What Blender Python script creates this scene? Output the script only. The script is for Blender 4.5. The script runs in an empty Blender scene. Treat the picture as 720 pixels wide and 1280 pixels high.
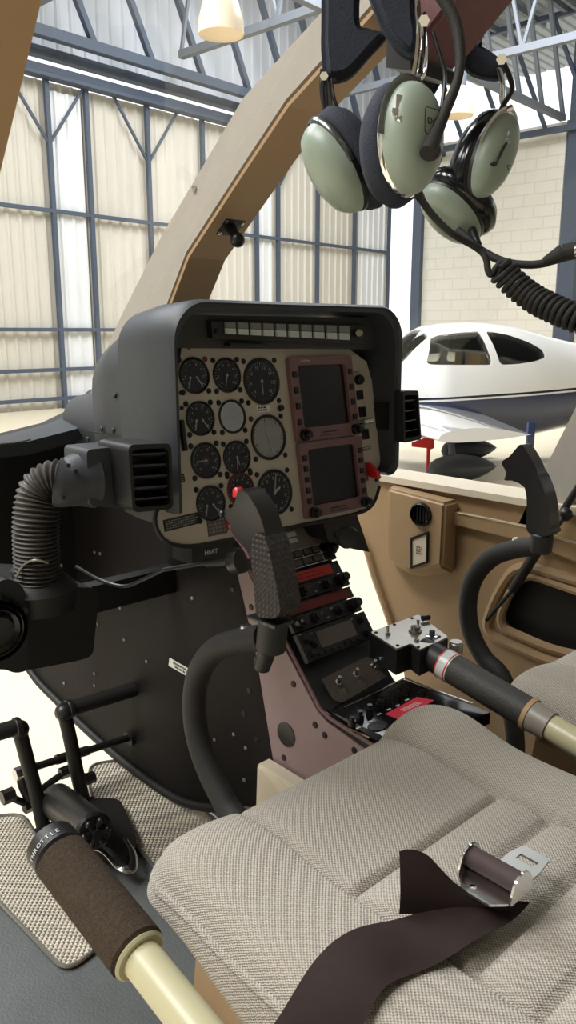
import bpy, bmesh, math, random
from mathutils import Vector as V, Matrix
random.seed(7)
COL = bpy.context.scene.collection
# ------------------------------------------------------------------ camera
YAW, PITCH, FPX, CAM = math.radians(43), math.atan(.225), 1000.0, V((-.89, -.95, 1.05))
_F0 = V((math.sin(YAW), math.cos(YAW), 0)); _Z = V((0, 0, 1))
CR = V((math.cos(YAW), -math.sin(YAW), 0))
CF = _F0 * math.cos(PITCH) - _Z * math.sin(PITCH)
CU = _F0 * math.sin(PITCH) + _Z * math.cos(PITCH)
def ray(u, v): return CR * ((u - 360) / FPX) - CU * ((v - 640) / FPX) + CF
def hit(u, v, P, n):
    d = ray(u, v); P = V(P); n = V(n)
    return CAM + d * ((P - CAM).dot(n) / d.dot(n))
def PX(u, v, x): return hit(u, v, (x, 0, 0), (1, 0, 0))
def PY(u, v, y): return hit(u, v, (0, y, 0), (0, 1, 0))
def PZ(u, v, z): return hit(u, v, (0, 0, z), (0, 0, 1))
def PD(u, v, d): return CAM + ray(u, v) * d
def camvec(r, u, t): return (CR * r + CU * u - CF * t).normalized()
cd = bpy.data.cameras.new('camera'); cam = bpy.data.objects.new('camera', cd); COL.objects.link(cam)
cam.matrix_world = Matrix(((CR.x, CU.x, -CF.x, CAM.x), (CR.y, CU.y, -CF.y, CAM.y), (CR.z, CU.z, -CF.z, CAM.z), (0, 0, 0, 1)))
cd.sensor_fit = 'VERTICAL'; cd.sensor_height = 36; cd.lens = 36 * FPX / 1280; cd.clip_start = .02; cd.clip_end = 300
bpy.context.scene.camera = cam
# ------------------------------------------------------------------ materials
def lin(c):
    return tuple(((x / 255) / 12.92 if x / 255 <= .04045 else ((x / 255 + .055) / 1.055) ** 2.4) for x in c) + (1,)
MATS = {}
def mat(name, rgb, rough=.5, metal=0, var=.12, scale=30, bump=0, bscale=200, spec=.5, coat=0):
    if name in MATS: return MATS[name]
    m = bpy.data.materials.new(name); m.use_nodes = True; nt = m.node_tree; N = nt.nodes; L = nt.links
    b = N['Principled BSDF']; b.inputs['Roughness'].default_value = rough; b.inputs['Metallic'].default_value = metal
    b.inputs['Specular IOR Level'].default_value = spec; b.inputs['Coat Weight'].default_value = coat
    tc = N.new('ShaderNodeTexCoord'); nz = N.new('ShaderNodeTexNoise'); nz.inputs['Scale'].default_value = scale; nz.inputs['Detail'].default_value = 4
    L.new(tc.outputs['Object'], nz.inputs['Vector'])
    mx = N.new('ShaderNodeMix'); mx.data_type = 'RGBA'
    c = lin(rgb)
    mx.inputs[6].default_value = tuple(x * (1 - var) for x in c[:3]) + (1,)
    mx.inputs[7].default_value = tuple(min(1, x * (1 + var)) for x in c[:3]) + (1,)
    L.new(nz.outputs['Fac'], mx.inputs[0]); L.new(mx.outputs[2], b.inputs['Base Color'])
    if bump:
        n2 = N.new('ShaderNodeTexNoise'); n2.inputs['Scale'].default_value = bscale; n2.inputs['Detail'].default_value = 3
        L.new(tc.outputs['Object'], n2.inputs['Vector'])
        bp = N.new('ShaderNodeBump'); bp.inputs['Strength'].default_value = bump; bp.inputs['Distance'].default_value = .002
        L.new(n2.outputs['Fac'], bp.inputs['Height']); L.new(bp.outputs[0], b.inputs['Normal'])
    MATS[name] = m; return m
def nodes(m): return m.node_tree.nodes, m.node_tree.links, m.node_tree.nodes['Principled BSDF']
def math_n(N, L, op, a, b=None):
    n = N.new('ShaderNodeMath'); n.operation = op
    for i, s in enumerate((a, b)):
        if s is None: continue
        if isinstance(s, (int, float)): n.inputs[i].default_value = s
        else: L.new(s, n.inputs[i])
    return n.outputs[0]
black = mat('black_paint', (20, 20, 22), .5, bump=.15, bscale=400)
blackgloss = mat('black_gloss', (14, 14, 16), .18)
knobm = mat('knob_black', (18, 18, 19), .35)
shroud = mat('shroud_grey', (50, 54, 60), .5, bump=.2, bscale=500)
hoodin = mat('hood_inner', (50, 50, 48), .6)
panelm = mat('panel_beige', (184, 177, 163), .55, var=.06)
mauve = mat('mauve_bezel', (120, 90, 90), .45, var=.08)
mauveside = mat('mauve_side', (142, 120, 122), .5, var=.14, scale=14)
keelm = mat('keel_dark', (22, 19, 19), .65, var=.3, scale=9, bump=.3, bscale=60, spec=.15)
nosem = mat('nose_black', (10, 10, 11), .6)
beige = mat('beige_trim', (162, 134, 100), .5, var=.05, bump=.15, bscale=300)
beige2 = mat('beige_post', (166, 160, 152), .55, var=.05, bump=.2, bscale=350)
brownp = mat('brown_side', (160, 132, 98), .6, var=.05)
maroon = mat('maroon_vinyl', (104, 66, 70), .7, var=.15, scale=120, bump=.5, bscale=500)
cream = mat('cream_paint', (180, 175, 142), .35, var=.04)
creamb = mat('cream_box', (212, 200, 178), .45, var=.05)
rubber = mat('rubber', (28, 27, 27), .7, bump=.4, bscale=500)
foam = mat('foam_grip', (62, 52, 42), .95, var=.7, scale=300, bump=1, bscale=600, spec=.2)
leather = mat('leather_wrap', (50, 48, 46), .6, bump=.5, bscale=300)
steel = mat('steel', (200, 200, 200), .22, 1, var=.06)
chrome = mat('chrome', (225, 225, 225), .1, 1, var=.04)
screwm = mat('screw_black', (20, 18, 18), .4, .4)
white = mat('white_print', (225, 225, 220), .6)
greyw = mat('grey_lens', (190, 195, 195), .3)
greyw2 = mat('grey_lens_dim', (118, 120, 120), .3)
red = mat('red_plastic', (190, 30, 32), .35)
redl = mat('red_label', (196, 52, 50), .6)
redd = mat('dark_red_label', (110, 34, 32), .6)
pinkl = mat('pink_placard', (205, 60, 78), .5)
orange = mat('amber_light', (200, 140, 40), .4)
screenm = mat('screen_glass', (28, 21, 19), .2, spec=.5)
dialm = mat('dial_black', (28, 28, 30), .5)
dialsky_glare = mat('dial_sky_glare', (232, 240, 248), .3)  # attitude sky tone, whitened to paint in the cover glass reflection
dialgrey_glare = mat('dial_grey_glare', (205, 207, 208), .35)  # grey dial lightened to paint in a bright reflection on its glass
plate = mat('grey_plate', (132, 126, 118), .4)
plated = mat('dark_plate', (84, 76, 70), .5)
alum = mat('brushed_aluminium', (150, 146, 138), .35, .7, var=.1)
greend = mat('green_shell', (140, 154, 142), .38, var=.05)
navy = mat('navy_foam', (30, 36, 50), .85, var=.2, scale=60, bump=.5, bscale=400)
glossvinyl = mat('gloss_vinyl', (20, 24, 26), .15)
belt = mat('belt_brown', (58, 44, 42), .75, var=.15, scale=100)
bluesteel = mat('blue_steel', (72, 82, 98), .6)
greysteel = mat('grey_steel', (110, 116, 124), .6)
tanseat = mat('tan_seat', (205, 175, 125), .8)
gbelly = mat('fairing_grey', (58, 62, 72), .3)
tread = mat('tread_plate', (214, 206, 190), .32, .35, var=.12, scale=20)
N, L, B = nodes(tread)
tc = N.new('ShaderNodeTexCoord'); sx = N.new('ShaderNodeSeparateXYZ'); L.new(tc.outputs['Object'], sx.inputs[0])
k = 2 * math.pi / .0145
a_ = math_n(N, L, 'SINE', math_n(N, L, 'MULTIPLY', math_n(N, L, 'ADD', sx.outputs[0], sx.outputs[1]), k / 1.414 / 1))
b_ = math_n(N, L, 'SINE', math_n(N, L, 'MULTIPLY', math_n(N, L, 'SUBTRACT', sx.outputs[0], sx.outputs[1]), k / 1.414 / 1))
h_ = math_n(N, L, 'ABSOLUTE', math_n(N, L, 'MULTIPLY', a_, b_))
bp = N.new('ShaderNodeBump'); bp.inputs['Strength'].default_value = 1; bp.inputs['Distance'].default_value = .004
L.new(h_, bp.inputs['Height']); L.new(bp.outputs[0], B.inputs['Normal'])
floorm = mat('floor_mat', (84, 88, 88), .6, var=.2, scale=15, bump=.5, bscale=260)
# tweed
fabric = mat('tweed_fabric', (176, 170, 160), .95, var=.08, scale=8, spec=.15)
N, L, B = nodes(fabric)
tc = N.new('ShaderNodeTexCoord'); sx = N.new('ShaderNodeSeparateXYZ'); L.new(tc.outputs['Object'], sx.inputs[0])
nz = N.new('ShaderNodeTexNoise'); nz.inputs['Scale'].default_value = 260; nz.inputs['Detail'].default_value = 2; L.new(tc.outputs['Object'], nz.inputs['Vector'])
f1 = 2 * math.pi / .0042
jit = math_n(N, L, 'MULTIPLY', nz.outputs['Fac'], 3.2)
s1 = math_n(N, L, 'SINE', math_n(N, L, 'ADD', math_n(N, L, 'MULTIPLY', math_n(N, L, 'ADD', sx.outputs[0], sx.outputs[2]), f1), jit))
s2 = math_n(N, L, 'SINE', math_n(N, L, 'ADD', math_n(N, L, 'MULTIPLY', math_n(N, L, 'ADD', sx.outputs[1], math_n(N, L, 'MULTIPLY', sx.outputs[2], .35)), f1), jit))
w = math_n(N, L, 'ADD', math_n(N, L, 'MULTIPLY', math_n(N, L, 'MULTIPLY', s1, s2), .5), .5)
old = B.inputs['Base Color'].links[0].from_socket
mx = N.new('ShaderNodeMix'); mx.data_type = 'RGBA'; mx.blend_type = 'MULTIPLY'; mx.inputs[0].default_value = 1
cr = N.new('ShaderNodeValToRGB'); cr.color_ramp.elements[0].color = (.42, .38, .34, 1); cr.color_ramp.elements[1].color = (1, 1, 1, 1); cr.color_ramp.elements[1].position = .6
L.new(w, cr.inputs[0]); L.new(old, mx.inputs[6]); L.new(cr.outputs[0], mx.inputs[7]); L.new(mx.outputs[2], B.inputs['Base Color'])
bp = N.new('ShaderNodeBump'); bp.inputs['Strength'].default_value = .8; bp.inputs['Distance'].default_value = .0015
L.new(w, bp.inputs['Height']); L.new(bp.outputs[0], B.inputs['Normal'])
B.inputs['Sheen Weight'].default_value = .15
# diamond knurl for grips
grip = mat('grip_black', (40, 34, 33), .42, var=.1)
N, L, B = nodes(grip)
tc = N.new('ShaderNodeTexCoord'); sx = N.new('ShaderNodeSeparateXYZ'); L.new(tc.outputs['Object'], sx.inputs[0])
k = 2 * math.pi / .0145
a_ = math_n(N, L, 'SINE', math_n(N, L, 'MULTIPLY', math_n(N, L, 'ADD', sx.outputs[2], math_n(N, L, 'ADD', sx.outputs[1], sx.outputs[0])), k))
b_ = math_n(N, L, 'SINE', math_n(N, L, 'MULTIPLY', math_n(N, L, 'SUBTRACT', sx.outputs[2], math_n(N, L, 'ADD', sx.outputs[1], sx.outputs[0])), k))
h_ = math_n(N, L, 'MULTIPLY', a_, b_)
bp = N.new('ShaderNodeBump'); bp.inputs['Strength'].default_value = .9; bp.inputs['Distance'].default_value = .002
L.new(h_, bp.inputs['Height']); L.new(bp.outputs[0], B.inputs['Normal'])
gripsm = mat('grip_smooth', (34, 33, 34), .28)
# glass
def glassmat(name, tint, fac):
    m = bpy.data.materials.new(name); m.use_nodes = True; N = m.node_tree.nodes; L = m.node_tree.links
    for n in list(N): N.remove(n)
    o = N.new('ShaderNodeOutputMaterial'); t = N.new('ShaderNodeBsdfTransparent'); t.inputs[0].default_value = tint
    g = N.new('ShaderNodeBsdfGlossy'); g.inputs['Roughness'].default_value = .03
    f = N.new('ShaderNodeFresnel'); f.inputs[0].default_value = 1.45
    mu = math_n(N, L, 'MULTIPLY', f.outputs[0], fac)
    mx = N.new('ShaderNodeMixShader'); L.new(mu, mx.inputs[0]); L.new(t.outputs[0], mx.inputs[1]); L.new(g.outputs[0], mx.inputs[2]); L.new(mx.outputs[0], o.inputs[0])
    return m
gaugeglass = glassmat('gauge_glass', (.95, .95, .95, 1), 1.3)
windglass = glassmat('windshield_glass', (.97, .98, .98, 1), .2)
planeglass = glassmat('cabin_glass', (.9, .9, .88, 1), 1)
# brick
brick = mat('white_brick', (224, 218, 202), .8, var=.04, scale=2)
N, L, B = nodes(brick)
tc = N.new('ShaderNodeTexCoord'); sx = N.new('ShaderNodeSeparateXYZ'); cx_ = N.new('ShaderNodeCombineXYZ'); L.new(tc.outputs['Object'], sx.inputs[0])
L.new(sx.outputs[0], cx_.inputs[0]); L.new(sx.outputs[2], cx_.inputs[1])
bt = N.new('ShaderNodeTexBrick'); bt.inputs['Scale'].default_value = 1; bt.inputs['Brick Width'].default_value = .6; bt.inputs['Row Height'].default_value = .3
bt.inputs['Mortar Size'].default_value = .018; bt.inputs['Color1'].default_value = lin((232, 228, 216)); bt.inputs['Color2'].default_value = lin((230, 225, 212)); bt.inputs['Mortar'].default_value = lin((220, 214, 201))
L.new(cx_.outputs[0], bt.inputs['Vector']); L.new(bt.outputs['Color'], B.inputs['Base Color'])
sheetm = mat('door_sheet', (204, 199, 188), .6, var=.05, scale=.8)
sheetlight = mat('translucent_sheet', (224, 226, 228), .5, var=.03, scale=.8)
gablem = mat('gable_sheet', (196, 200, 206), .6, var=.06, scale=1)
roofm = mat('roof_sheet', (150, 158, 164), .5, var=.08, scale=1)
groundm = mat('hangar_ground', (228, 216, 190), .35, var=.05, scale=1.2)
N, L, B = nodes(groundm)
# aircraft paint by height (livery)
paint = mat('aircraft_paint', (245, 245, 245), .22, var=.01, coat=.5)
N, L, B = nodes(paint)
tc = N.new('ShaderNodeTexCoord'); sx = N.new('ShaderNodeSeparateXYZ'); L.new(tc.outputs['Object'], sx.inputs[0])
zz = math_n(N, L, 'SUBTRACT', sx.outputs[2], math_n(N, L, 'MULTIPLY', sx.outputs[0], .03))
PAINT_Z = zz
# ------------------------------------------------------------------ mesh helpers
def link(name, me, m=None, parent=None):
    o = bpy.data.objects.new(name, me); COL.objects.link(o)
    if m is not None and not me.materials: me.materials.append(m)
    if parent is not None:
        o.parent = parent; o.matrix_parent_inverse = INV(parent)
    return o
def world(o):
    if o.parent is None: return o.matrix_basis.copy()
    return world(o.parent) @ o.matrix_parent_inverse @ o.matrix_basis
def INV(p): return world(p).inverted()
def obj(name, bm, m, parent=None, smooth=None):
    bmesh.ops.recalc_face_normals(bm, faces=bm.faces)
    me = bpy.data.meshes.new(name); bm.to_mesh(me); bm.free()
    me.materials.append(m)
    if smooth is None: smooth = 40
    if smooth:
        me.shade_smooth() if hasattr(me, 'shade_smooth') else None
        try: me.set_sharp_from_angle(angle=math.radians(smooth))
        except Exception: pass
    return link(name, me, None, parent)
def thing(name, label, cat, loc=(0, 0, 0), group=None):
    o = bpy.data.objects.new(name, None); COL.objects.link(o); o.location = loc; o.empty_display_size = .05
    return tag(o, label, cat, group)
def tag(o, label, cat, group=None):
    o['label'] = label; o['category'] = cat
    if group: o['group'] = group
    return o
def struct(name, bm, m, parent=None, smooth=None):
    o = obj(name, bm, m, parent, smooth)
    if parent is None: o['kind'] = 'structure'
    return o
NB = bmesh.new
def add_box(bm, c, s, M=None, bev=0):
    T = Matrix.Translation(V(c)) @ Matrix.Diagonal((s[0], s[1], s[2], 1))
    if M is not None: T = M @ T
    r = bmesh.ops.create_cube(bm, size=1, matrix=T)
    if bev:
        es = list({e for v in r['verts'] for e in v.link_edges})
        bmesh.ops.bevel(bm, geom=es, offset=bev, segments=2, affect='EDGES', profile=.7)
    return bm
def basis(axis, up=None):
    z = V(axis).normalized(); u = V(up) if up is not None else (V((0, 0, 1)) if abs(z.z) < .9 else V((1, 0, 0)))
    x = u.cross(z).normalized(); y = z.cross(x)
    return x, y, z
def mtx(o, x, y, z):
    return Matrix(((x[0], y[0], z[0], o[0]), (x[1], y[1], z[1], o[1]), (x[2], y[2], z[2], o[2]), (0, 0, 0, 1)))
def FR(o, axis, up=None):
    x, y, z = basis(axis, up); return mtx(o, x, y, z)
def add_lathe(bm, M, prof, n=24, sx=1, sy=1, cap=True):
    rings = []
    for r, z in prof:
        if r < 1e-6: rings.append([bm.verts.new(M @ V((0, 0, z)))]); continue
        rings.append([bm.verts.new(M @ V((r * sx * math.cos(2 * math.pi * i / n), r * sy * math.sin(2 * math.pi * i / n), z))) for i in range(n)])
    for a, b in zip(rings, rings[1:]):
        for i in range(n):
            j = (i + 1) % n
            if len(a) == 1 and len(b) == 1: continue
            if len(a) == 1: bm.faces.new((a[0], b[i], b[j]))
            elif len(b) == 1: bm.faces.new((a[i], a[j], b[0]))
            else: bm.faces.new((a[i], a[j], b[j], b[i]))
    if cap:
        for r in (rings[0], rings[-1]):
            if len(r) > 2: bm.faces.new(r)
    return bm
def add_cyl(bm, a, b, r, r2=None, n=16, bev=0):
    a, b = V(a), V(b); r2 = r if r2 is None else r2; h = (b - a).length
    if bev: prof = [(r - bev, 0), (r, bev), (r2, h - bev), (r2 - bev, h)]
    else: prof = [(r, 0), (r2, h)]
    return add_lathe(bm, FR(a, b - a), prof, n)
def smooth_path(pts, sub=6):
    P = [V(p) for p in pts]; out = []
    for i in range(len(P) - 1):
        p0 = P[max(i - 1, 0)]; p1 = P[i]; p2 = P[i + 1]; p3 = P[min(i + 2, len(P) - 1)]
        for k in range(sub):
            t = k / sub
            out.append(.5 * ((2 * p1) + (p2 - p0) * t + (2 * p0 - 5 * p1 + 4 * p2 - p3) * t * t + (3 * p1 - p0 - 3 * p2 + p3) * t ** 3))
    out.append(P[-1]); return out
def add_tube(bm, pts, r, n=12, sub=6, cap=True, flat=None, up=None):
    P = smooth_path(pts, sub) if sub else [V(p) for p in pts]
    m = len(P); rings = []
    rf = r if callable(r) else (lambda t: r) if not isinstance(r, (list, tuple)) else (lambda t: r[min(int(t * (len(r) - 1)), len(r) - 2)] * (1 - (t * (len(r) - 1)) % 1) + r[min(int(t * (len(r) - 1)), len(r) - 2) + 1] * ((t * (len(r) - 1)) % 1) if t < 1 else r[-1])
    px = None
    for i, p in enumerate(P):
        t = (P[min(i + 1, m - 1)] - P[max(i - 1, 0)]).normalized()
        if px is None:
            px = basis(t, up)[0]
        px = (px - t * px.dot(t)).normalized(); py = t.cross(px)
        rr = rf(i / (m - 1)); fx, fy = flat if flat else (1, 1)
        rings.append([bm.verts.new(p + px * (rr * fx * math.cos(2 * math.pi * k / n)) + py * (rr * fy * math.sin(2 * math.pi * k / n))) for k in range(n)])
    for a, b in zip(rings, rings[1:]):
        for k in range(n):
            j = (k + 1) % n; bm.faces.new((a[k], a[j], b[j], b[k]))
    if cap: bm.faces.new(rings[0]); bm.faces.new(rings[-1])
    return bm
def add_prism(bm, pts, ext, holes=()):
    """polygon in 3D (with holes) extruded by vector ext"""
    ext = V(ext); b2 = bmesh.new()
    loops = [pts] + list(holes); es = []
    for lp in loops:
        vs = [b2.verts.new(V(p)) for p in lp]
        es += [b2.edges.new((vs[i], vs[(i + 1) % len(vs)])) for i in range(len(vs))]
    bmesh.ops.triangle_fill(b2, use_beauty=True, use_dissolve=False, edges=es)
    r = bmesh.ops.extrude_face_region(b2, geom=list(b2.faces))
    bmesh.ops.translate(b2, verts=[g for g in r['geom'] if isinstance(g, bmesh.types.BMVert)], vec=ext)
    bmesh.ops.recalc_face_normals(b2, faces=b2.faces)
    me = bpy.data.meshes.new('t'); b2.to_mesh(me); b2.free(); bm.from_mesh(me); bpy.data.meshes.remove(me)
    return bm
def add_ball(bm, c, r, s=(1, 1, 1), M=None, n=16):
    T = Matrix.Translation(V(c)) @ Matrix.Diagonal((r * s[0], r * s[1], r * s[2], 1))
    if M is not None: T = M @ T
    bmesh.ops.create_uvsphere(bm, u_segments=n, v_segments=max(6, n // 2), radius=1, matrix=T); return bm
def rrect(w, h, r, n=6, cx=0, cy=0):
    out = []
    for (sx_, sy_, a0) in ((1, 1, 0), (-1, 1, 90), (-1, -1, 180), (1, -1, 270)):
        for i in range(n + 1):
            a = math.radians(a0 + 90 * i / n)
            out.append((cx + sx_ * (w / 2 - r) + r * math.cos(a), cy + sy_ * (h / 2 - r) + r * math.sin(a)))
    return out
def round_poly(pts, r, n=5):
    """round the corners of a 2D/3D polygon"""
    P = [V(p) for p in pts]; out = []; m = len(P)
    for i in range(m):
        a, b, c = P[i - 1], P[i], P[(i + 1) % m]
        d1 = (a - b); d2 = (c - b); q = min(r, d1.length * .45, d2.length * .45)
        s = b + d1.normalized() * q; e = b + d2.normalized() * q
        for k in range(n + 1):
            t = k / n; out.append(s * (1 - t) ** 2 + b * 2 * t * (1 - t) + e * t * t)
    return out
class Frame:
    def __init__(s, o, x, y):
        s.o = V(o); s.x = V(x).normalized(); s.n = s.x.cross(V(y)).normalized(); s.y = s.n.cross(s.x)
        s.M = mtx(s.o, s.x, s.y, s.n)
    def st(s, u, v, h=0):
        q = hit(u, v, s.o + s.n * h, s.n) - s.o
        return V((q.dot(s.x), q.dot(s.y)))
    def p(s, a, b, h=0): return s.M @ V((a, b, h))
    def sub(s, u, v, h=0):
        q = s.st(u, v); return s.M @ Matrix.Translation(V((q.x, q.y, h)))
def text_mesh(s, size, ext=.0003, align='CENTER'):
    c = bpy.data.curves.new('t', 'FONT'); c.body = s; c.size = size; c.extrude = ext; c.align_x = align; c.align_y = 'CENTER'; c.resolution_u = 2
    o = bpy.data.objects.new('t', c); COL.objects.link(o); bpy.context.view_layer.update()
    me = bpy.data.meshes.new_from_object(o.evaluated_get(bpy.context.evaluated_depsgraph_get()))
    bpy.data.objects.remove(o); bpy.data.curves.remove(c); me.materials.clear(); return me
def text(name, s, size, M, m, parent, **k):
    me = text_mesh(s, size, **k); me.transform(M); return link(name, me, m, parent)
def add_dashes(bm, M, w, h, rows, seedv=1, fill=.62):
    rnd = random.Random(seedv); rh = h / rows
    for r in range(rows):
        y = h / 2 - rh * (r + .5); x = -w / 2; end = w / 2 * rnd.uniform(.55, 1)
        while x < end:
            L_ = rnd.uniform(.4, 1.2) * rh * 1.2
            add_box(bm, (x + L_ / 2, y, 0), (min(L_, max(end - x, .0003)), rh * fill, .0003), M); x += L_ + rh * .35
    return bm
def solid_copy(o, parent=None):
    c = o.copy(); COL.objects.link(c)
    if parent is not None: c.parent = parent
    return c
def copy_tree(o, M):
    c = o.copy(); COL.objects.link(c); c.matrix_basis = M @ world(o)
    for ch in [x for x in bpy.data.objects if x.parent == o]:
        d = ch.copy(); COL.objects.link(d); d.parent = c
        for g in [x for x in bpy.data.objects if x.parent == ch]:
            e = g.copy(); COL.objects.link(e); e.parent = d
    return c
# ================================================================== HANGAR
GZ = -.42
AZW = math.radians(85)
WU = V((math.sin(AZW), math.cos(AZW), 0))          # along the sliding doors, to the right
WN = V((-math.cos(AZW), math.sin(AZW), 0))          # away from us
DW = 14.0
WP = CAM + WN * DW
def PW(u, v, off=0): return hit(u, v, WP - WN * off, WN)
corner = PW(521, 400)
RP = corner
def PR(u, v, off=0): return hit(u, v, RP - WU * off, WU)
Ztop = PW(62, 103).z
bm = NB(); add_box(bm, (0, 0, GZ - .1), (80, 60, .2)); struct('floor', bm, groundm)
# corrugated sheets helper
def sheet(bm, o, x, y, w, h, pitch=.25, depth=.035):
    o, x, y = V(o), V(x), V(y); nrm = x.cross(y).normalized(); n = int(w / pitch); prev = None
    prof = []
    for i in range(n):
        s = i * pitch
        prof += [(s, 0), (s + pitch * .62, 0), (s + pitch * .72, depth), (s + pitch * .9, depth)]
    prof.append((min(n * pitch, w), 0))
    for s, d in prof:
        p = o + x * s + nrm * d; a = bm.verts.new(p); b = bm.verts.new(p + y * h)
        if prev: bm.faces.new((prev[0], a, b, prev[1]))
        prev = (a, b)
    return bm
def steel_bar(bm, a, b, wd, dp=None, up=(0, 0, 1)):
    a, b = V(a), V(b); x, y, z = basis(b - a, up); dp = dp or wd
    add_box(bm, (0, 0, (b - a).length / 2), (wd, dp, (b - a).length), mtx(a, x, y, z)); return bm
Z0 = GZ
Wz = lambda p, z: V((p.x, p.y, z))
left_end = WP - WU * 9; doorR = PW(484, 400)
wd = (doorR - left_end).length
bm = NB(); sheet(bm, Wz(left_end, Z0), WU, (0, 0, 1), wd, Ztop - Z0)
door_wall = struct('wall_back', bm, sheetm, smooth=0)
# lighter translucent strips in the doors
n = 2
for (u0, u1) in ((72, 118), (322, 346), (446, 482)):
    p0, p1 = PW(u0, 380, .05), PW(u1, 380, .05)
    bm = NB(); sheet(bm, Wz(p0, Z0), WU, (0, 0, 1), (p1 - p0).length, Ztop - Z0 - .15)
    struct('trim_%d' % n, bm, sheetlight, smooth=0); n += 1
# door frame steel
dz1, dz2 = PW(0, 257).z, PW(0, 412).z
vert_px = [62 + (72 - 62) * .0, 116, 190, 255, 322, 348, 396, 441, 483, -60, -150]
frame_i = 0
doorsets = [(-260, 90), (90, 300), (300, 484)]
bm = NB()
for u in (-600, -450, -320, -150, -60, 76, 122, 193, 258, 322, 348, 396, 441, 483):
    p = PW(u, 415, .14); steel_bar(bm, Wz(p, Z0), Wz(p, Ztop), .085, .08, up=WN)
for z in (dz1, dz2, (dz2 + Z0) / 2, Z0 + .2):
    a, b = left_end - WN * .14, PW(484, 400, .14); steel_bar(bm, Wz(a, z), Wz(b, z), .07)
for u in (76, 193, 348, 483 - 70):
    p = PW(u, 415, .14)
    for s in (-1, 1):
        steel_bar(bm, Wz(p, Ztop - 1.1), Wz(p + WU * s * .8, Ztop), .045)
struct('door_1', bm, bluesteel, smooth=0)
# rail and clerestory strip over doors
a, b = left_end, Wz(corner, 0)
bm = NB()
steel_bar(bm, Wz(a, Ztop + .09) - WN * .2, Wz(b, Ztop + .09) - WN * .2, .2, .2)
steel_bar(bm, Wz(a, Ztop + .40) - WN * .2, Wz(b, Ztop + .40) - WN * .2, .2, .16)
steel_bar(bm, Wz(a, Ztop + .02) - WN * .32, Wz(b, Ztop + .02) - WN * .32, .05, .06)
struct('trim_5', bm, bluesteel, smooth=0)
RZ = 8.9
bm = NB(); sheet(bm, Wz(a, Ztop + .42), WU, (0, 0, 1), (b - a).length + .4, RZ - Ztop - .3, .3, .04); struct('wall_gable', bm, gablem, smooth=0)
# right brick wall (own frame so the brick pattern runs along it)
rw = (corner - WN * 0); RWT = PR(690, 155).z
bm = NB(); add_box(bm, (17, -.15, (RWT - Z0) / 2), (34, .3, RWT - Z0))
me_o = struct('wall_right', bm, brick, smooth=0)
me_o.matrix_world = mtx(Wz(corner, Z0) + WU * 0 - WN * .0, -WN, WU, V((0, 0, 1)))
me_o.matrix_basis = mtx(Wz(corner, Z0) + WU * .3, -WN, WU, V((0, 0, 1)))
bm = NB()
for off in (0, ):
    steel_bar(bm, Wz(corner, Z0), Wz(corner, RZ - .6), .34, .3, up=WN)
struct('trim_6', bm, bluesteel, smooth=0)
pcol = PR(714, 300, .2); bm = NB(); steel_bar(bm, Wz(pcol, Z0), Wz(pcol, RZ - .6), .42, .3, up=WU); struct('trim_7', bm, bluesteel, smooth=0)
pcab = PR(700, 300, .1); bm = NB(); add_cyl(bm, Wz(pcab, Z0), Wz(pcab, RWT), .03, n=6); struct('trim_8', bm, greysteel)
pcol2 = PR(950, 300, .2); bm = NB(); steel_bar(bm, Wz(pcol2, Z0), Wz(pcol2, RZ - .6), .42, .3, up=WU); struct('trim_9', bm, bluesteel, smooth=0)
# closed roof sheet; area lamps below it stand in for skylights
bm = NB(); ro = Wz(left_end, RZ) - WU * 4 + WN * .5
sheet(bm, ro, -WN, WU, 34, (corner - left_end).length + 8, .3, .05)
struct('ceiling', bm, roofm, smooth=0)
bq = Wz(left_end - WN * 33, Z0) - WU * .5
bm = NB(); sheet(bm, bq, WU, (0, 0, 1), (corner - left_end).length + 6, RZ - Z0, .3, .04); struct('wall_front_of_hangar', bm, gablem, smooth=0).name = 'wall_rear'
bm = NB(); sheet(bm, Wz(left_end + WN * 1, Z0) - WU * .3, -WN, (0, 0, 1), 34, RZ - Z0, .3, .04); struct('wall_left', bm, sheetm, smooth=0)
# trusses along the doors and right wall
def truss(name, a, b, zb, zt, step=1.3, m=bluesteel, w=.11):
    a, b = V(a), V(b); bm = NB(); Ln = (b - a).length; u = (b - a) / Ln; k = int(Ln / step)
    steel_bar(bm, Wz(a, zb), Wz(b, zb), w * 1.6); steel_bar(bm, Wz(a, zt), Wz(b, zt), w * 1.4)
    for i in range(k + 1):
        p = a + u * (i * Ln / k); q = a + u * (min(i + 1, k) * Ln / k)
        steel_bar(bm, Wz(p, zb), Wz(p, zt), w)
        if i < k: steel_bar(bm, Wz(p, zt), Wz(q, zb), w)
    return struct(name, bm, m, smooth=0)
a, b = left_end, Wz(corner, 0)
truss('trim_10', a - WN * .7, b - WN * .7, Ztop + .56, RZ - .15)
d2 = CAM - WP; t2 = WP - WN * (14 - 9.6)
ta, tb = hit(300, 400, t2, WN), hit(1100, 400, t2, WN)
zb2 = hit(640, 118, t2, WN).z
tb = ta + WU * ((RP - ta).dot(WU) - .3)
truss('trim_11', left_end - WN * 4.4, tb, zb2, RZ - .1, 1.2, greysteel, .09)
truss('trim_12', corner - WU * .5 - WN * .5, corner - WU * .5 - WN * 10, zb2 - .3, RZ - .15, 1.1, bluesteel, .09)
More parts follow.
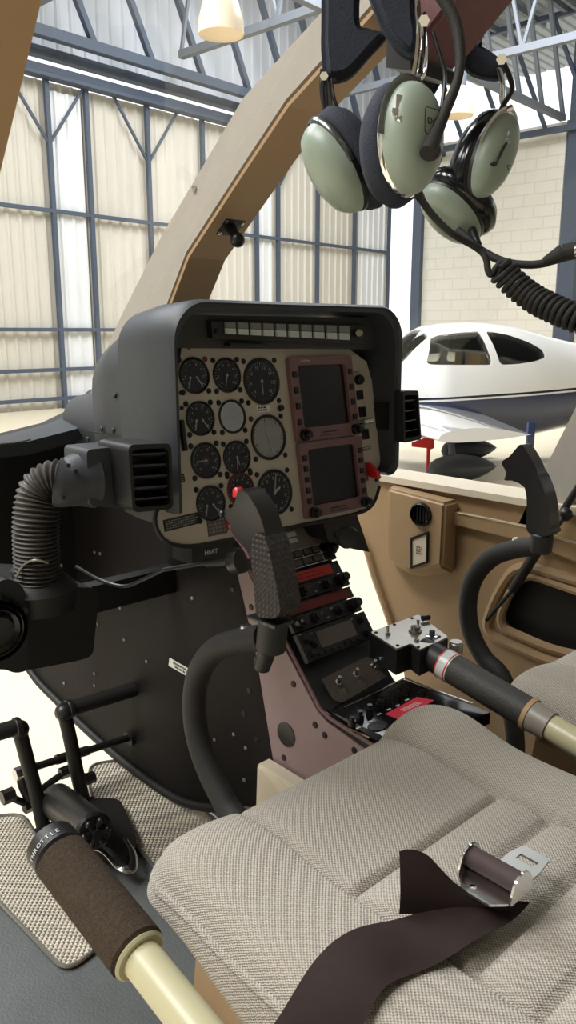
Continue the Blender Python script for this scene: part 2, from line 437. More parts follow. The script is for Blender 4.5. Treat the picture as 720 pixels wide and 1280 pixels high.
for i, uu in enumerate((235, 395, 60)):
    p = PW(uu, 400, .7)
    bm = NB(); steel_bar(bm, Wz(p, Ztop + .9), Wz(p - WN * 9, Ztop + .9), .14)
    for k in range(7):
        steel_bar(bm, Wz(p - WN * (k * 1.3), Ztop + .9), Wz(p - WN * (k * 1.3 + .65), RZ - .1), .06)
        steel_bar(bm, Wz(p - WN * (k * 1.3 + 1.3), Ztop + .9), Wz(p - WN * (k * 1.3 + .65), RZ - .1), .06)
    struct('trim_%d' % (13 + i), bm, greysteel, smooth=0)
bm = NB()
for k in range(9):
    p = corner - WN * (.3 + k * 1.1); steel_bar(bm, Wz(p - WU * 14, RZ - .12), Wz(p, RZ - .12), .08, .14)
struct('trim_16', bm, greysteel, smooth=0)
# high-bay lamps
lampglass = bpy.data.materials.new('lamp_glass'); lampglass.use_nodes = True
b_ = lampglass.node_tree.nodes['Principled BSDF']; b_.inputs['Base Color'].default_value = lin((235, 222, 200)); b_.inputs['Emission Color'].default_value = lin((255, 225, 180)); b_.inputs['Emission Strength'].default_value = .15; b_.inputs['Roughness'].default_value = .3
def lamp(u, v, depth, label, s=1):
    p = PD(u, v, depth); t = thing('high_bay_lamp', label, 'lamp', p)
    bm = NB(); r = .27 * s
    add_lathe(bm, Matrix.Translation(p), [(r, -.22 * s), (r * 1.02, -.2 * s), (r * .98, -.05 * s), (r * .8, .12 * s), (r * .5, .24 * s), (r * .42, .24 * s), (r * .74, .1 * s), (r * .93, -.05 * s), (r * .96, -.2 * s)], 28, cap=False); obj('lamp_shade', bm, lampglass, t)
    bm = NB(); add_lathe(bm, Matrix.Translation(p), [(r * .5, .22 * s), (r * .5, .45 * s), (r * .3, .55 * s), (.02, .58 * s)], 20); obj('housing', bm, greysteel, t)
    bm = NB(); add_cyl(bm, p + V((0, 0, .56 * s)), Wz(p, RZ), .02, n=6); obj('stem', bm, greysteel, t)
    bm = NB(); add_ball(bm, p + V((0, 0, -.02)), .07 * s); obj('bulb', bm, lampglass, t)
    return t
lamp(276, 18, 9.5, 'bell-shaped glass hangar lamp lit warm, hanging over the sliding doors left of the centre post')
lamp(572, 128, 15, 'smaller hangar lamp seen between the two green headsets', 1.1)
# ================================================================== AIRCRAFT
azt = math.radians(112); TS = V((math.sin(azt), math.cos(azt), 0)); TNm = V((-TS.y, TS.x, 0))
if TNm.dot(_F0) < 0: TNm = -TNm
AO = PD(600, 495, 8.9)
AC = AO + TNm * .0
def sA(u, v, off=0):
    q = hit(u, v, AC - TNm * off, TNm) - AC; return q.dot(TS), q.z + AC.z
PL = thing('light_aircraft', 'white low-wing light aircraft with a dark blue belly parked beyond the right door', 'aircraft', Wz(AC, GZ))
AM = mtx(Wz(AC, 0), TS, TNm, V((0, 0, 1)))
sta = [(430, 486, 510, .10), (440, 474, 520, .24), (462, 462, 532, .38), (490, 440, 540, .46), (505, 424, 543, .50), (524, 410, 546, .57), (545, 405, 547, .58), (590, 403, 548, .59), (630, 407, 546, .58), (660, 414, 542, .54), (700, 425, 534, .46), (760, 436, 524, .36), (860, 452, 508, .24), (1000, 466, 496, .12)]
def loft(bm, sc, n=40):
    rings = []
    S = []
    for u, t_, b_, w_ in sta:
        s1, zt = sA(u, t_); s2, zb = sA(u, b_); S.append((s1, zt, zb, w_))
    # interpolate
    P = smooth_path([V((s[0], s[1], s[2])) for s in S], 4); W_ = smooth_path([V((s[0], s[3], 0)) for s in S], 4)
    for p, q in zip(P, W_):
        s1, zt, zb, w_ = p.x, p.y, p.z, q.y
        zc = (zt + zb) / 2; h = (zt - zb) / 2; mid = zb + (zt - zb) * .42
        ring = []
        for i in range(n):
            a = 2 * math.pi * i / n; ca, sa = math.cos(a), math.sin(a); e = .85
            y = w_ * math.copysign(abs(ca) ** e, ca)
            hh = (zt - mid) if sa > 0 else (mid - zb)
            z = mid + hh * math.copysign(abs(sa) ** e, sa)
            if sa > 0: y *= 1 - .25 * sa ** 2
            ring.append(bm.verts.new(V((s1, y * sc, zc + (z - zc) * (1 - (1 - sc) * .6)))))
        rings.append(ring)
    for a, b in zip(rings, rings[1:]):
        for i in range(n): bm.faces.new((a[i], a[(i + 1) % n], b[(i + 1) % n], b[i]))
    bm.faces.new(rings[0]); bm.faces.new(rings[-1]); bmesh.ops.recalc_face_normals(bm, faces=bm.faces); return bm
def tmpobj(bm):
    me = bpy.data.meshes.new('tmp'); bm.to_mesh(me); bm.free(); o = bpy.data.objects.new('tmp', me); COL.objects.link(o); return o
def boolean(a, cutters, ops_):
    for c, op in zip(cutters, ops_):
        md = a.modifiers.new('b', 'BOOLEAN'); md.object = c; md.operation = op; md.solver = 'EXACT'
    bpy.context.view_layer.update()
    me = bpy.data.meshes.new_from_object(a.evaluated_get(bpy.context.evaluated_depsgraph_get()))
    a.modifiers.clear(); return me
A_ = tmpobj(loft(NB(), 1)); Bq = tmpobj(loft(NB(), .93)); A2 = tmpobj(loft(NB(), .985)); B2 = tmpobj(loft(NB(), .95))
wins = [[(537, 456), (546, 437), (556, 415), (580, 410), (613, 411), (613, 456)],
        [(622, 456), (622, 413), (650, 419), (672, 428), (686, 438), (686, 447), (668, 452), (645, 455)],
        [(498, 452), (499, 441), (520, 419), (536, 411), (536, 420), (518, 453)]]
cuts = []
for wi, wpx in enumerate(wins):
    of_ = .25 if wi == 2 else .5
    for y0_, y1_ in (((-.25, .25),) if wi == 2 else ((-1.2, -.28), (.28, 1.2))):
        bw = NB(); add_prism(bw, round_poly([V((sA(u, v, of_)[0], y0_, sA(u, v, of_)[1])) for u, v in wpx], .06), (0, y1_ - y0_, 0))
        bmesh.ops.recalc_face_normals(bw, faces=bw.faces); cuts.append(tmpobj(bw))
cw = NB()
for c in cuts: cw.from_mesh(c.data)
Wc = tmpobj(cw)
shell = boolean(A_, [Bq] + cuts, ['DIFFERENCE'] * (1 + len(cuts)))
pane = boolean(A2, [B2, Wc], ['DIFFERENCE', 'INTERSECT'])
def fin(me, name, m, par, M=None):
    me.materials.clear(); me.materials.append(m)
    if M is not None: me.transform(M)
    me.shade_smooth()
    try: me.set_sharp_from_angle(angle=math.radians(35))
    except Exception: pass
    return link(name, me, None, par)
fu = bpy.data.objects.new('fuselage', shell); shell.materials.clear(); shell.materials.append(paint); COL.objects.link(fu); shell.shade_smooth()
shell.set_sharp_from_angle(angle=math.radians(35))
fu.matrix_basis = AM; fu.parent = PL; fu.matrix_parent_inverse = INV(PL)
fin(pane, 'window_pane', planeglass, PL, AM)
for o in [A_, Bq, A2, B2, Wc] + cuts: bpy.data.objects.remove(o)
# livery
N, L, B = nodes(paint)
zs = sA(600, 494, .5)[1]
cr = N.new('ShaderNodeValToRGB'); cr.color_ramp.interpolation = 'CONSTANT'
tt = math_n(N, L, 'ADD', math_n(N, L, 'SUBTRACT', PAINT_Z, zs), .5)
L.new(tt, cr.inputs[0]); e = cr.color_ramp.elements
e[0].position = 0; e[0].color = lin((44, 54, 84)); e[1].position = .475; e[1].color = lin((240, 240, 236))
x = e.new(.495); x.color = lin((30, 34, 46)); x = e.new(.517); x.color = lin((246, 246, 244))
L.new(cr.outputs[0], B.inputs['Base Color'])
# cabin interior: seat
bm = NB(); s0, z0 = sA(592, 470); add_box(bm, (s0 - .05, .0, z0 + .12), (.1, .5, .55), AM @ Matrix.Rotation(0, 4, 'X'), bev=.04)
obj('pilot_seat', bm, tanseat, PL)
bm = NB(); s0, z0 = sA(573, 440); add_cyl(bm, AM @ V((s0, -.1, z0 - .25)), AM @ V((s0, -.1, z0 + .25)), .02); obj('door_post', bm, gbelly, PL)
# wing (port): root at fuselage, tip towards us
rootTE, rootLE = PZ(600, 517, .20), PZ(470, 512, .20)
rootLE = rootTE - TS * 1.35
tipTE = PD(664, 544, 5.6); tipLE = tipTE - TS * .75
def wing(name, rLE, rTE, tLE, tTE, th1, th2, m):
    bm = NB(); rings = []
    for k in range(13):
        t = k / 12; le = rLE.lerp(tLE, t); te = rTE.lerp(tTE, t); th = th1 + (th2 - th1) * t
        c = te - le; ring = []
        prof = [0, .02, .08, .2, .4, .7, 1]
        up = [le + c * s + V((0, 0, th * 2.2 * (math.sqrt(s) * (1 - s) + .02))) for s in prof]
        dn = [le + c * s - V((0, 0, th * .8 * (math.sqrt(s) * (1 - s)))) for s in prof[1:-1]][::-1]
        rings.append([bm.verts.new(p) for p in up + dn])
    nn = len(rings[0])
    for a, b in zip(rings, rings[1:]):
        for i in range(nn): bm.faces.new((a[i], a[(i + 1) % nn], b[(i + 1) % nn], b[i]))
    bm.faces.new(rings[0]); bm.faces.new(rings[-1]); return obj(name, bm, m, PL)
wingm = mat('wing_paint', (238, 240, 244), .08, var=.01, coat=.8)
wing('wing', rootLE, rootTE, tipLE, tipTE, .16, .08, wingm)
mir = lambda p: p + TNm * (2 * (AC - p).dot(TNm))
wing('wing', mir(rootLE), mir(rootTE), mir(tipLE), mir(tipTE), .16, .08, wingm)
bm = NB(); p = PD(664, 532, 5.6); add_box(bm, (0, 0, -.06), (.06, .02, .17), mtx(p, TS, TNm, V((0, 0, 1))), bev=.005); obj('wing_tip_fin', bm, mat('fin_blue', (50, 62, 100), .3), PL)
# wheels with teardrop fairings
def fairing(u0, u1, v, gl):
    p0 = PZ((u0 + u1) / 2, gl, GZ); dpt = (p0 - CAM).dot(CF)
    c = PD((u0 + u1) / 2, v, dpt); Ln = (u1 - u0) * dpt / FPX
    bm = NB(); pr = []
    for k in range(17):
        t = k / 16; pr.append((max(1e-7 if k in (0, 16) else .01, .5 * .30 * (1 if 1 else 0) * (math.sqrt(t) * (1 - t) ** .8) * 2.3), (t - .42) * Ln))
    pr[0] = (0, pr[0][1]); pr[-1] = (0, pr[-1][1])
    add_lathe(bm, FR(c, TS, (0, 0, 1)), pr, 20, .7, 1, cap=False)
    obj('wheel_fairing', bm, gbelly, PL)
    bm = NB(); r = .14; cc = Wz(c - TS * Ln * .08, GZ + r); add_cyl(bm, cc - TNm * .05, cc + TNm * .05, r, n=24, bev=.015); obj('wheel', bm, rubber, PL)
    bm = NB(); add_tube(bm, [c - TS * Ln * .05, c + V((0, 0, .3)) + TNm * .15, Wz(c, .2) + TNm * .3], .035, sub=4); obj('gear_leg', bm, gbelly, PL)
fairing(520, 622, 586, 607); fairing(540, 622, 562, 574)
# red tow bar
pr_ = PZ(536, 600, GZ); dpt = (pr_ - CAM).dot(CF)
bm = NB(); add_prism(bm, [PD(u, v, dpt) for u, v in ((515, 553), (534, 546), (543, 545), (543, 560), (538, 562), (536, 600), (533, 600), (534, 560), (515, 558))], CF * .04)
tag(obj('tow_bar', bm, red, None), 'red tow bar standing beside the wheel fairings under the white aircraft', 'tow bar')
# ================================================================== HELICOPTER SHELL (the setting around us)
FZ = .12
def pl3(pts, f): return [f(u, v) for u, v in pts]
# cabin floor: runs to Y=.34 on the left, behind chin windows
bm = NB(); add_prism(bm, [V((-.57, -1.9, FZ)), V((.62, -1.9, FZ)), V((.62, .2, FZ)), V((-.07, .2, FZ)), V((-.07, .36, FZ)), V((-.30, .36, FZ)), V((-.36, .30, FZ)), V((-.57, .20, FZ))], (0, 0, -.05))
o = struct('floor_cabin', bm, floorm); o.name = 'floor'
bm = NB(); add_prism(bm, [V((-.575, -1.9, FZ - .05)), V((-.62, -1.9, FZ - .05)), V((-.62, .12, FZ - .05)), V((-.575, .2, FZ - .05))], (0, 0, .075)); struct('trim_17', bm, alum)
# centre windshield post
xs0, xs1 = -.03, .045
postL = [(100, 520), (128, 440), (150, 390), (200, 290), (300, 120), (400, 10), (440, -40), (520, -50), (460, 20), (360, 130), (300, 220), (235, 320), (190, 440), (150, 520)]
bm = NB(); add_prism(bm, pl3(postL, lambda u, v: PX(u, v, xs0)), (xs1 - xs0, 0, 0))
bmesh.ops.bevel(bm, geom=[e for e in bm.edges if abs((e.verts[0].co - e.verts[1].co).x) < 1e-5 and len(e.link_faces) == 2 and abs(e.link_faces[0].normal.dot(e.link_faces[1].normal)) < .5], offset=.008, segments=2, affect='EDGES')
struct('trim_18', bm, beige2)
sm = 0
# underside lining of the post (brown)
low = [(520, -50), (460, 20), (360, 130), (300, 220), (235, 320), (190, 440)]
bm = NB(); up_ = [PX(u, v, xs0 - .002) for u, v in low]; pr_n = []
for p in up_: pass
vs = []
for i, p in enumerate(up_):
    t = (up_[min(i + 1, len(up_) - 1)] - up_[max(i - 1, 0)]).normalized(); nn = t.cross(V((1, 0, 0))).normalized()
    if nn.z > 0: nn = -nn
    vs.append((p + nn * .004, p - nn * .002))
for (a, b), (c, d) in zip(vs, vs[1:]):
    w_ = V((xs1 - xs0 + .004, 0, 0)); q = [bm.verts.new(x) for x in (a, c, c + w_, a + w_, b, d, d + w_, b + w_)]
    for f in ((0, 1, 2, 3), (4, 5, 6, 7), (0, 1, 5, 4), (3, 2, 6, 7)): bm.faces.new([q[i] for i in f])
struct('trim_19', bm, brownp)
# roof and overhead
bm = NB(); add_box(bm, (.03, -1.3, 1.52), (1.2, 1.6, .04), bev=.01); o = struct('ceiling_cabin', bm, beige2); o.name = 'ceiling'
bm = NB()
XO = .055
pF, pN, pU = PX(508, 88, XO), PX(571, 90, XO), PX(648, -4, XO)
od = (pU - pN).normalized(); on = V((0, -od.z, od.y))
if on.z < 0: on = -on
pE = pN + od * .55; W3 = V((-.095, 0, 0))
ov = thing('overhead_console', 'maroon covered overhead console at the top of the centre post, behind the headsets', 'overhead console', pN)
add_prism(bm, [pN, pE, pE + on * .07, pN + on * .05 - od * .01], W3); bmesh.ops.bevel(bm, geom=list(bm.edges), offset=.005, segments=2, affect='EDGES')
obj('console_body', bm, maroon, ov)
bm = NB(); add_prism(bm, [pN - od * .002, pN - on * .014 - od * .010, pN - od * .035 + on * .02, pN - od * .012 + on * .05], W3); obj('edge_trim', bm, black, ov)
# left door post top-left of view
bm = NB(); a, b = PX(0, 217, -.6), PX(52, 0, -.6); dr = (b - a).normalized(); sd = V((0, dr.z, -dr.y))
if sd.y < 0: sd = -sd
add_prism(bm, [a - dr * .25, b + dr * .3, b + dr * .3 + sd * .14, a - dr * .25 + sd * .14], (-.045, 0, 0)); struct('trim_20', bm, brownp)
# nose: bulkhead under the left windshield, centre keel, side skins
YB = .62
bm = NB()
add_prism(bm, [PY(-160, 560, YB), PY(0, 545, YB), PY(60, 530, YB), PY(95, 513, YB), PY(118, 490, YB), V((.06, YB, .95)), V((.06, YB, .6)), V((-.07, YB, .5)), PY(0, 830, YB), PY(-160, 830, YB)], (0, .03, 0))
struct('wall_front', bm, nosem)
bm = NB(); add_prism(bm, [PY(-160, 558, YB), PY(0, 545, YB), PY(60, 530, YB), PY(95, 513, YB), PY(100, 524, YB), PY(62, 545, YB), PY(0, 561, YB), PY(-160, 574, YB)], (0, -.12, 0))
struct('trim_21', bm, shroud)
bm = NB(); add_tube(bm, [PY(-10, 556, YB - .13), PY(20, 553, YB - .13), PY(38, 549, YB - .13)], .002); struct('trim_22', bm, steel)  # thin bright tube standing in for a highlight along the dark sill
KX = -.07
keel = [(0, 700), (40, 838), (75, 878), (130, 930), (180, 970), (232, 1002), (330, 1010), (345, 975), (320, 820), (290, 690), (200, 620), (110, 540), (60, 540)]
bm = NB(); add_prism(bm, pl3(keel, lambda u, v: PX(u, v, KX)), (.02, 0, 0))
for r_ in ((250, 640), (118, 745), (120, 770)): pass
struct('wall_keel', bm, keelm).name = 'wall_keel'
bm = NB(); add_tube(bm, pl3([(0, 760), (36, 836), (75, 880), (130, 932), (180, 972), (234, 1004), (300, 1012)], lambda u, v: PX(u, v, KX - .004)), .009); struct('trim_23', bm, nosem)
# rivets on keel skin
bm = NB()
for u, v in ((118, 690), (122, 780), (155, 800), (183, 827), (118, 842), (118, 857), (119, 870), (80, 854), (125, 692), (268, 925), (305, 975), (292, 918), (307, 935), (240, 748), (150, 760)):
    add_ball(bm, PX(u, v, KX - .001), .004, (.5, 1, 1), n=8)
struct('trim_24', bm, greysteel)
# right side wall of the cabin
RX = .60
fw = lambda u, v: PX(u, v, RX)
outer = [(470, 570), (430, 600), (430, 645), (452, 672), (470, 722), (489, 775), (500, 800), (520, 880)] + [(760, 1060)]
wall_pts = [V((RX, .55, .70)), V((RX, .50, .60))] + pl3([(452, 672), (470, 722), (489, 776), (500, 805)], fw) + [V((RX, .2, FZ)), V((RX, -1.9, FZ)), V((RX, -1.9, .70))]
hole = round_poly(pl3([(656, 716), (760, 752), (780, 830), (690, 812), (622, 782), (634, 745)], fw), .04)
bm = NB(); add_prism(bm, wall_pts, (.02, 0, 0), holes=[hole]); WRC = struct('wall_right', bm, beige)
bm = NB(); add_prism(bm, round_poly([p + (p - V((RX, -.25, .45))) * .06 for p in pl3([(656, 716), (760, 752), (780, 830), (690, 812), (622, 782), (634, 745)], fw)], .04), (.01, 0, 0)); bmesh.ops.translate(bm, verts=bm.verts, vec=(.0215, 0, 0)); struct('wall_pocket', bm, nosem)
bm = NB(); add_tube(bm, hole + hole[:1], .010, sub=0, n=8, cap=False); struct('trim_25', bm, beige)
hole2 = round_poly(pl3([(646, 704), (790, 745), (810, 850), (690, 828), (604, 790), (620, 745)], fw), .05)
bm = NB(); add_tube(bm, hole2 + hole2[:1], .012, sub=0, n=8, cap=False); struct('trim_26', bm, beige)
# front edge roll of the wall by the chin window
bm = NB(); add_tube(bm, [V((RX, .50, .60))] + pl3([(452, 672), (470, 722), (489, 776), (500, 805)], fw), .012, n=8); struct('trim_27', bm, beige)
# window ledge and seal
bm = NB(); add_prism(bm, [V((RX - .015, .60, .695)), V((RX - .015, -1.9, .695)), V((RX + .09, -1.9, .695)), V((RX + .09, .60, .695))], (0, 0, .015)); struct('trim_28', bm, creamb)
bm = NB(); add_tube(bm, [PX(470, 594, RX + .07), PX(520, 606, RX + .07), PX(585, 620, RX + .07), PX(648, 634, RX + .07)], .006, n=8); struct('trim_29', bm, rubber)
# armrest strip
bm = NB(); add_prism(bm, pl3([(572, 638), (660, 656), (760, 690), (760, 715), (660, 676), (572, 655)], lambda u, v: PX(u, v, RX)), (-.018, 0, 0)); bmesh.ops.bevel(bm, geom=list(bm.edges), offset=.003, segments=1, affect='EDGES'); struct('trim_30', bm, brownp)
bm = NB(); add_tube(bm, pl3([(572, 641), (660, 659), (760, 693)], lambda u, v: PX(u, v, RX - .02)), .0015, n=6); struct('trim_31', bm, cream)
# right door post
bm = NB(); add_prism(bm, pl3([(640, 672), (668, 612), (700, 548), (745, 460)], fw) + [PX(745, 460, RX) + (PX(745, 460, RX) - PX(700, 548, RX)) * 3.2, PX(830, 470, RX) + (PX(745, 460, RX) - PX(700, 548, RX)) * 3.2] + pl3([(830, 470), (745, 565), (716, 625), (690, 680)], fw), (.05, 0, 0))
struct('trim_32', bm, beige2)
# pocket bulge with vent and card
PX5 = .545
bm = NB()
front = pl3([(512, 622), (556, 630), (558, 652), (552, 708), (516, 714), (486, 700), (486, 612)], lambda u, v: PX(u, v, PX5))
box_px = [(484, 610), (556, 629), (552, 708), (516, 716), (486, 702)]
face = [PX(u, v, PX5) for u, v in box_px]
b0 = [V((RX, p.y + (.03 if i in (0, 4, 3) else 0), p.z - (.03 if i in (2, 3, 4) else 0))) for i, p in enumerate(face)]
vf = [bm.verts.new(p) for p in face]; vb = [bm.verts.new(p) for p in b0]
bm.faces.new(vf); bm.faces.new(vb)
for i in range(5): bm.faces.new((vf[i], vf[(i + 1) % 5], vb[(i + 1) % 5], vb[i]))
bmesh.ops.bevel(bm, geom=list(bm.edges), offset=.007, segments=3, affect='EDGES')
struct('trim_33', bm, beige)
vc = PX(527, 643, PX5 - .001)
t = thing('round_vent', 'round black air vent set in the beige side box below the right window', 'air vent', vc)
Mv = FR(vc, (-1, -.1, 0), (0, 0, 1)); r = .028
bm = NB(); add_lathe(bm, Mv, [(r, -.004), (r, .006), (r * .88, .010), (r * .8, .004), (r * .8, 0)], 24); obj('vent_ring', bm, knobm, t)
bm = NB()
for k in range(-2, 3): add_box(bm, (k * r * .3, 0, .004), (.002, 2 * r * .78 * math.cos(k * .5), .004), Mv)
obj('louvre', bm, black, t)
cpx = [(514, 672), (536, 664), (535, 704), (514, 711)]
cpt = [PX(u, v, PX5 - .002) for u, v in cpx]
t = thing('compass_card', 'small white card in a black frame under the round side vent', 'card', cpt[0].lerp(cpt[2], .5))
cc = sum(cpt, V()) / 4
bm = NB(); add_prism(bm, cpt, (-.004, 0, 0), holes=[[p.lerp(cc, .17) for p in cpt]]); obj('card_frame', bm, knobm, t)
bm = NB(); add_prism(bm, [p.lerp(cc, .17) for p in cpt], (-.0015, 0, 0)); obj('card', bm, creamb, t)
bm = NB(); fm = mtx(cc + V((-.0018, 0, 0)), V((0, -1, 0)), V((0, 0, 1)), V((-1, 0, 0))); add_dashes(bm, fm, .018, .02, 4, 3); obj('print', bm, mauve, t)
# door gas strut + knob
a, b, c_ = PX(608, 775, .575), PX(640, 738, .572), PX(716, 620, .565)
t = thing('door_gas_strut', 'black gas strut running up the beige right door frame', 'strut', a)
bm = NB(); add_cyl(bm, a, b, .0045, n=10); obj('rod', bm, rubber, t)
bm = NB(); add_cyl(bm, b, b.lerp(c_, .45), .011, n=14, bev=.002); add_cyl(bm, b.lerp(c_, .45), c_ + (c_ - b) * .6, .0075, n=14); obj('cylinder', bm, black, t)
bm = NB(); p = PX(707, 643, .53); q = PX(690, 665, .57); add_cyl(bm, q, p, .006); add_ball(bm, p, .014); obj('door_handle', bm, knobm, WRC)
# windshields
bm = NB()
a1, a2, a3, a4 = PX(100, 520, xs0), PX(400, 10, xs0), V((-.58, -.34, 1.4)), V((-.58, .45, .83))
q = [bm.verts.new(p) for p in (a1 + V((-.002, 0, 0)), a2 + V((-.002, 0, 0)), a3, a4)]; bm.faces.new(q)
bmesh.ops.solidify(bm, geom=list(bm.faces), thickness=.003); struct('window_1', bm, windglass)
bm = NB(); q = [bm.verts.new(p) for p in (V((xs1 + .002, a1.y, a1.z)), V((xs1 + .002, a2.y, a2.z)), V((.62, -.34, 1.4)), V((.62, .45, .72)))]; bm.faces.new(q)
bmesh.ops.solidify(bm, geom=list(bm.faces), thickness=.003); struct('window_2', bm, windglass)
# screw + ball mount on post
p = PX(243, 236, xs0 - .001); bm = NB(); add_lathe(bm, FR(p, (-1, 0, 0)), [(.0055, 0), (.005, .0025), (0, .004)], 12); struct('trim_34', bm, steel)
mp = PX(289, 279, .0)
t = thing('ball_mount', 'small black ball mount screwed under the beige centre post', 'mount', mp)
u2 = (PX(360, 130, xs0) - PX(235, 320, xs0)).normalized(); nd = u2.cross(V((1, 0, 0))).normalized()
if nd.z > 0: nd = -nd
base = PX(285, 278, .012); Mm = mtx(base, V((1, 0, 0)), u2, V((1, 0, 0)).cross(u2))
if Mm.col[2].xyz.dot(nd) < 0: Mm = mtx(base, V((-1, 0, 0)), u2, V((-1, 0, 0)).cross(u2))
bm = NB(); add_box(bm, (0, 0, .009), (.044, .038, .006), Mm, bev=.002); obj('base_plate', bm, black, t)
for sx_ in (-1, 1):
    for sy_ in (-1, 1):
        bm = NB(); add_lathe(bm, Mm @ Matrix.Translation((sx_ * .016, sy_ * .013, .012)), [(.0035, 0), (.003, .002), (0, .003)], 10); obj('screw', bm, steel, t)
bp_ = PD(297, 300, (base - CAM).dot(CF) - .02); bm = NB(); add_cyl(bm, Mm @ V((0, 0, .006)), bp_, .010, .007); add_ball(bm, bp_, .0125); obj('ball_stud', bm, knobm, t)
# ================================================================== TREAD PLATES, PEDALS
def treadplate(name, px, label, grp=None):
    bm = NB(); pts = round_poly([PZ(u, v, FZ + .001) for u, v in px], .03)
    add_prism(bm, pts, (0, 0, .004)); o = obj('tread_sheet', bm, tread, None)
    t = thing('tread_plate', label, 'floor plate', sum(pts, V()) / len(pts)); o.parent = t; o.matrix_parent_inverse = INV(t)
    bm = NB(); add_tube(bm, [p + V((0, 0, .005)) for p in pts] + [pts[0] + V((0, 0, .005))], .0035, sub=0, n=6, cap=False); obj('edge_rim', bm, alum, t)
    return t
treadplate('tread_plate', [(205, 1100), (160, 1048), (112, 996), (112, 958), (168, 950), (238, 1000), (300, 1050), (330, 1100), (270, 1150)], 'patterned metal heel plate on the floor between the pedals and the left cyclic stick')
treadplate('tread_plate', [(83, 1219), (20, 1152), (-50, 1080), (-40, 1026), (30, 1020), (62, 1075), (132, 1180)], 'patterned metal heel plate at the left edge beside the left collective')
pedm = mat('pedal_black', (34, 33, 33), .4, bump=.2, bscale=300)
def pedal(label, arm, bar, pad_dir):
    t = thing('rudder_pedal', label, 'pedal', PY(*arm[-1], .36), 'anti-torque pedals of the left seat')
    bm = NB(); P3 = [PY(u, v, .40 - .04 * i / (len(arm) - 1)) for i, (u, v) in enumerate(arm)]
    add_tube(bm, P3, .011, n=12, sub=4, flat=(1, 1.3)); obj('pedal_arm', bm, pedm, t)
    a, b = [PY(u, v, y) for u, v, y in bar]
    bm = NB(); add_cyl(bm, a, b, .0155, n=16, bev=.003); obj('foot_bar', bm, rubber, t)
    for k in (a.lerp(b, .03), a.lerp(b, .97)):
        bm = NB(); d = (b - a).normalized() * .006; add_cyl(bm, k - d, k + d, .0185, n=16, bev=.002); obj('end_collar', bm, pedm, t)
    bm = NB(); add_ball(bm, P3[0], .0185); obj('elbow', bm, pedm, t)
    bm = NB(); add_cyl(bm, P3[-1] - V((.02, 0, 0)), P3[-1] + V((.02, 0, 0)), .014); obj('pivot', bm, pedm, t)
    return t
pedal('right pedal of the pair, its black tube reaching the dark keel wall', [(80, 890), (88, 925), (96, 965), (106, 1008)], [(84, 887, .40), (176, 859, .40)], 1)
pedal('left pedal of the pair, its black tube leaving the left edge of the photo', [(24, 912), (34, 950), (46, 995), (56, 1040)], [(24, 908, .40), (-70, 935, .40)], -1)
t = thing('pedal_linkage', 'black push rod and adjuster linkage crossing behind the two pedals', 'linkage', PY(70, 970, .42))
bm = NB(); add_cyl(bm, PY(30, 963, .42), PY(168, 920, .42), .0075); add_cyl(bm, PY(70, 950, .42), PY(110, 938, .42), .010); obj('push_rod', bm, pedm, t)
bm = NB(); add_cyl(bm, PY(165, 922, .42) - V((.01, 0, 0)), PY(170, 919, .42) + V((.004, 0, 0)), .016); obj('wall_socket', bm, rubber, t)
for i, (u, v, r) in enumerate(((26, 966, .013), (10, 995, .014), (37, 1006, .014), (82, 965, .012), (111, 973, .012))):
    bm = NB(); c = PY(u, v, .41); add_cyl(bm, c - V((.012, 0, 0)), c + V((.012, 0, 0)), r, n=6); obj('bolt', bm, steel if i == 0 else pedm, t)
bm = NB(); add_tube(bm, [PY(10, 995, .41), PY(24, 1001, .41), PY(37, 1006, .41)], .007); add_tube(bm, [PY(26, 968, .41), PY(30, 985, .41), PY(40, 1003, .41)], .010); add_tube(bm, [PY(50, 988, .41), PY(84, 966, .41), PY(111, 973, .41)], .007); obj('crank', bm, pedm, t)
t = thing('pedal_adjuster', 'fat black pedal adjuster cylinder with star knob between the pedals', 'adjuster', PZ(95, 1020, .2))
a, b = PD(70, 1000, 1.55), PD(118, 1040, 1.38)
bm = NB(); add_cyl(bm, a, b, .033, n=28, bev=.005); obj('cylinder', bm, pedm, t)
bm = NB(); M_ = FR(b, b - a)
for k in range(6):
    an = k * math.pi / 3; add_cyl(bm, M_ @ V((0, 0, .006)), M_ @ V((.021 * math.cos(an), .021 * math.sin(an), .008)), .006, n=8); add_ball(bm, M_ @ V((.021 * math.cos(an), .021 * math.sin(an), .008)), .007, n=8)
add_cyl(bm, b, M_ @ V((0, 0, .02)), .009); obj('star_knob', bm, knobm, t)
bm = NB(); add_tube(bm, [PZ(100, 1058, FZ + .01), PZ(130, 1062, FZ + .03), PZ(152, 1084, FZ + .035), PZ(166, 1084, FZ + .03), PZ(166, 1066, FZ + .03), PZ(158, 1050, FZ + .028)], .005, flat=(1.8, .6)); obj('floor_bracket', bm, steel, t)
bm = NB(); add_prism(bm, round_poly([PZ(u, v, FZ + .002) for u, v in ((92, 1010), (150, 1010), (172, 1060), (165, 1085), (110, 1075))], .02), (0, 0, .022)); obj('floor_mount', bm, pedm, t)
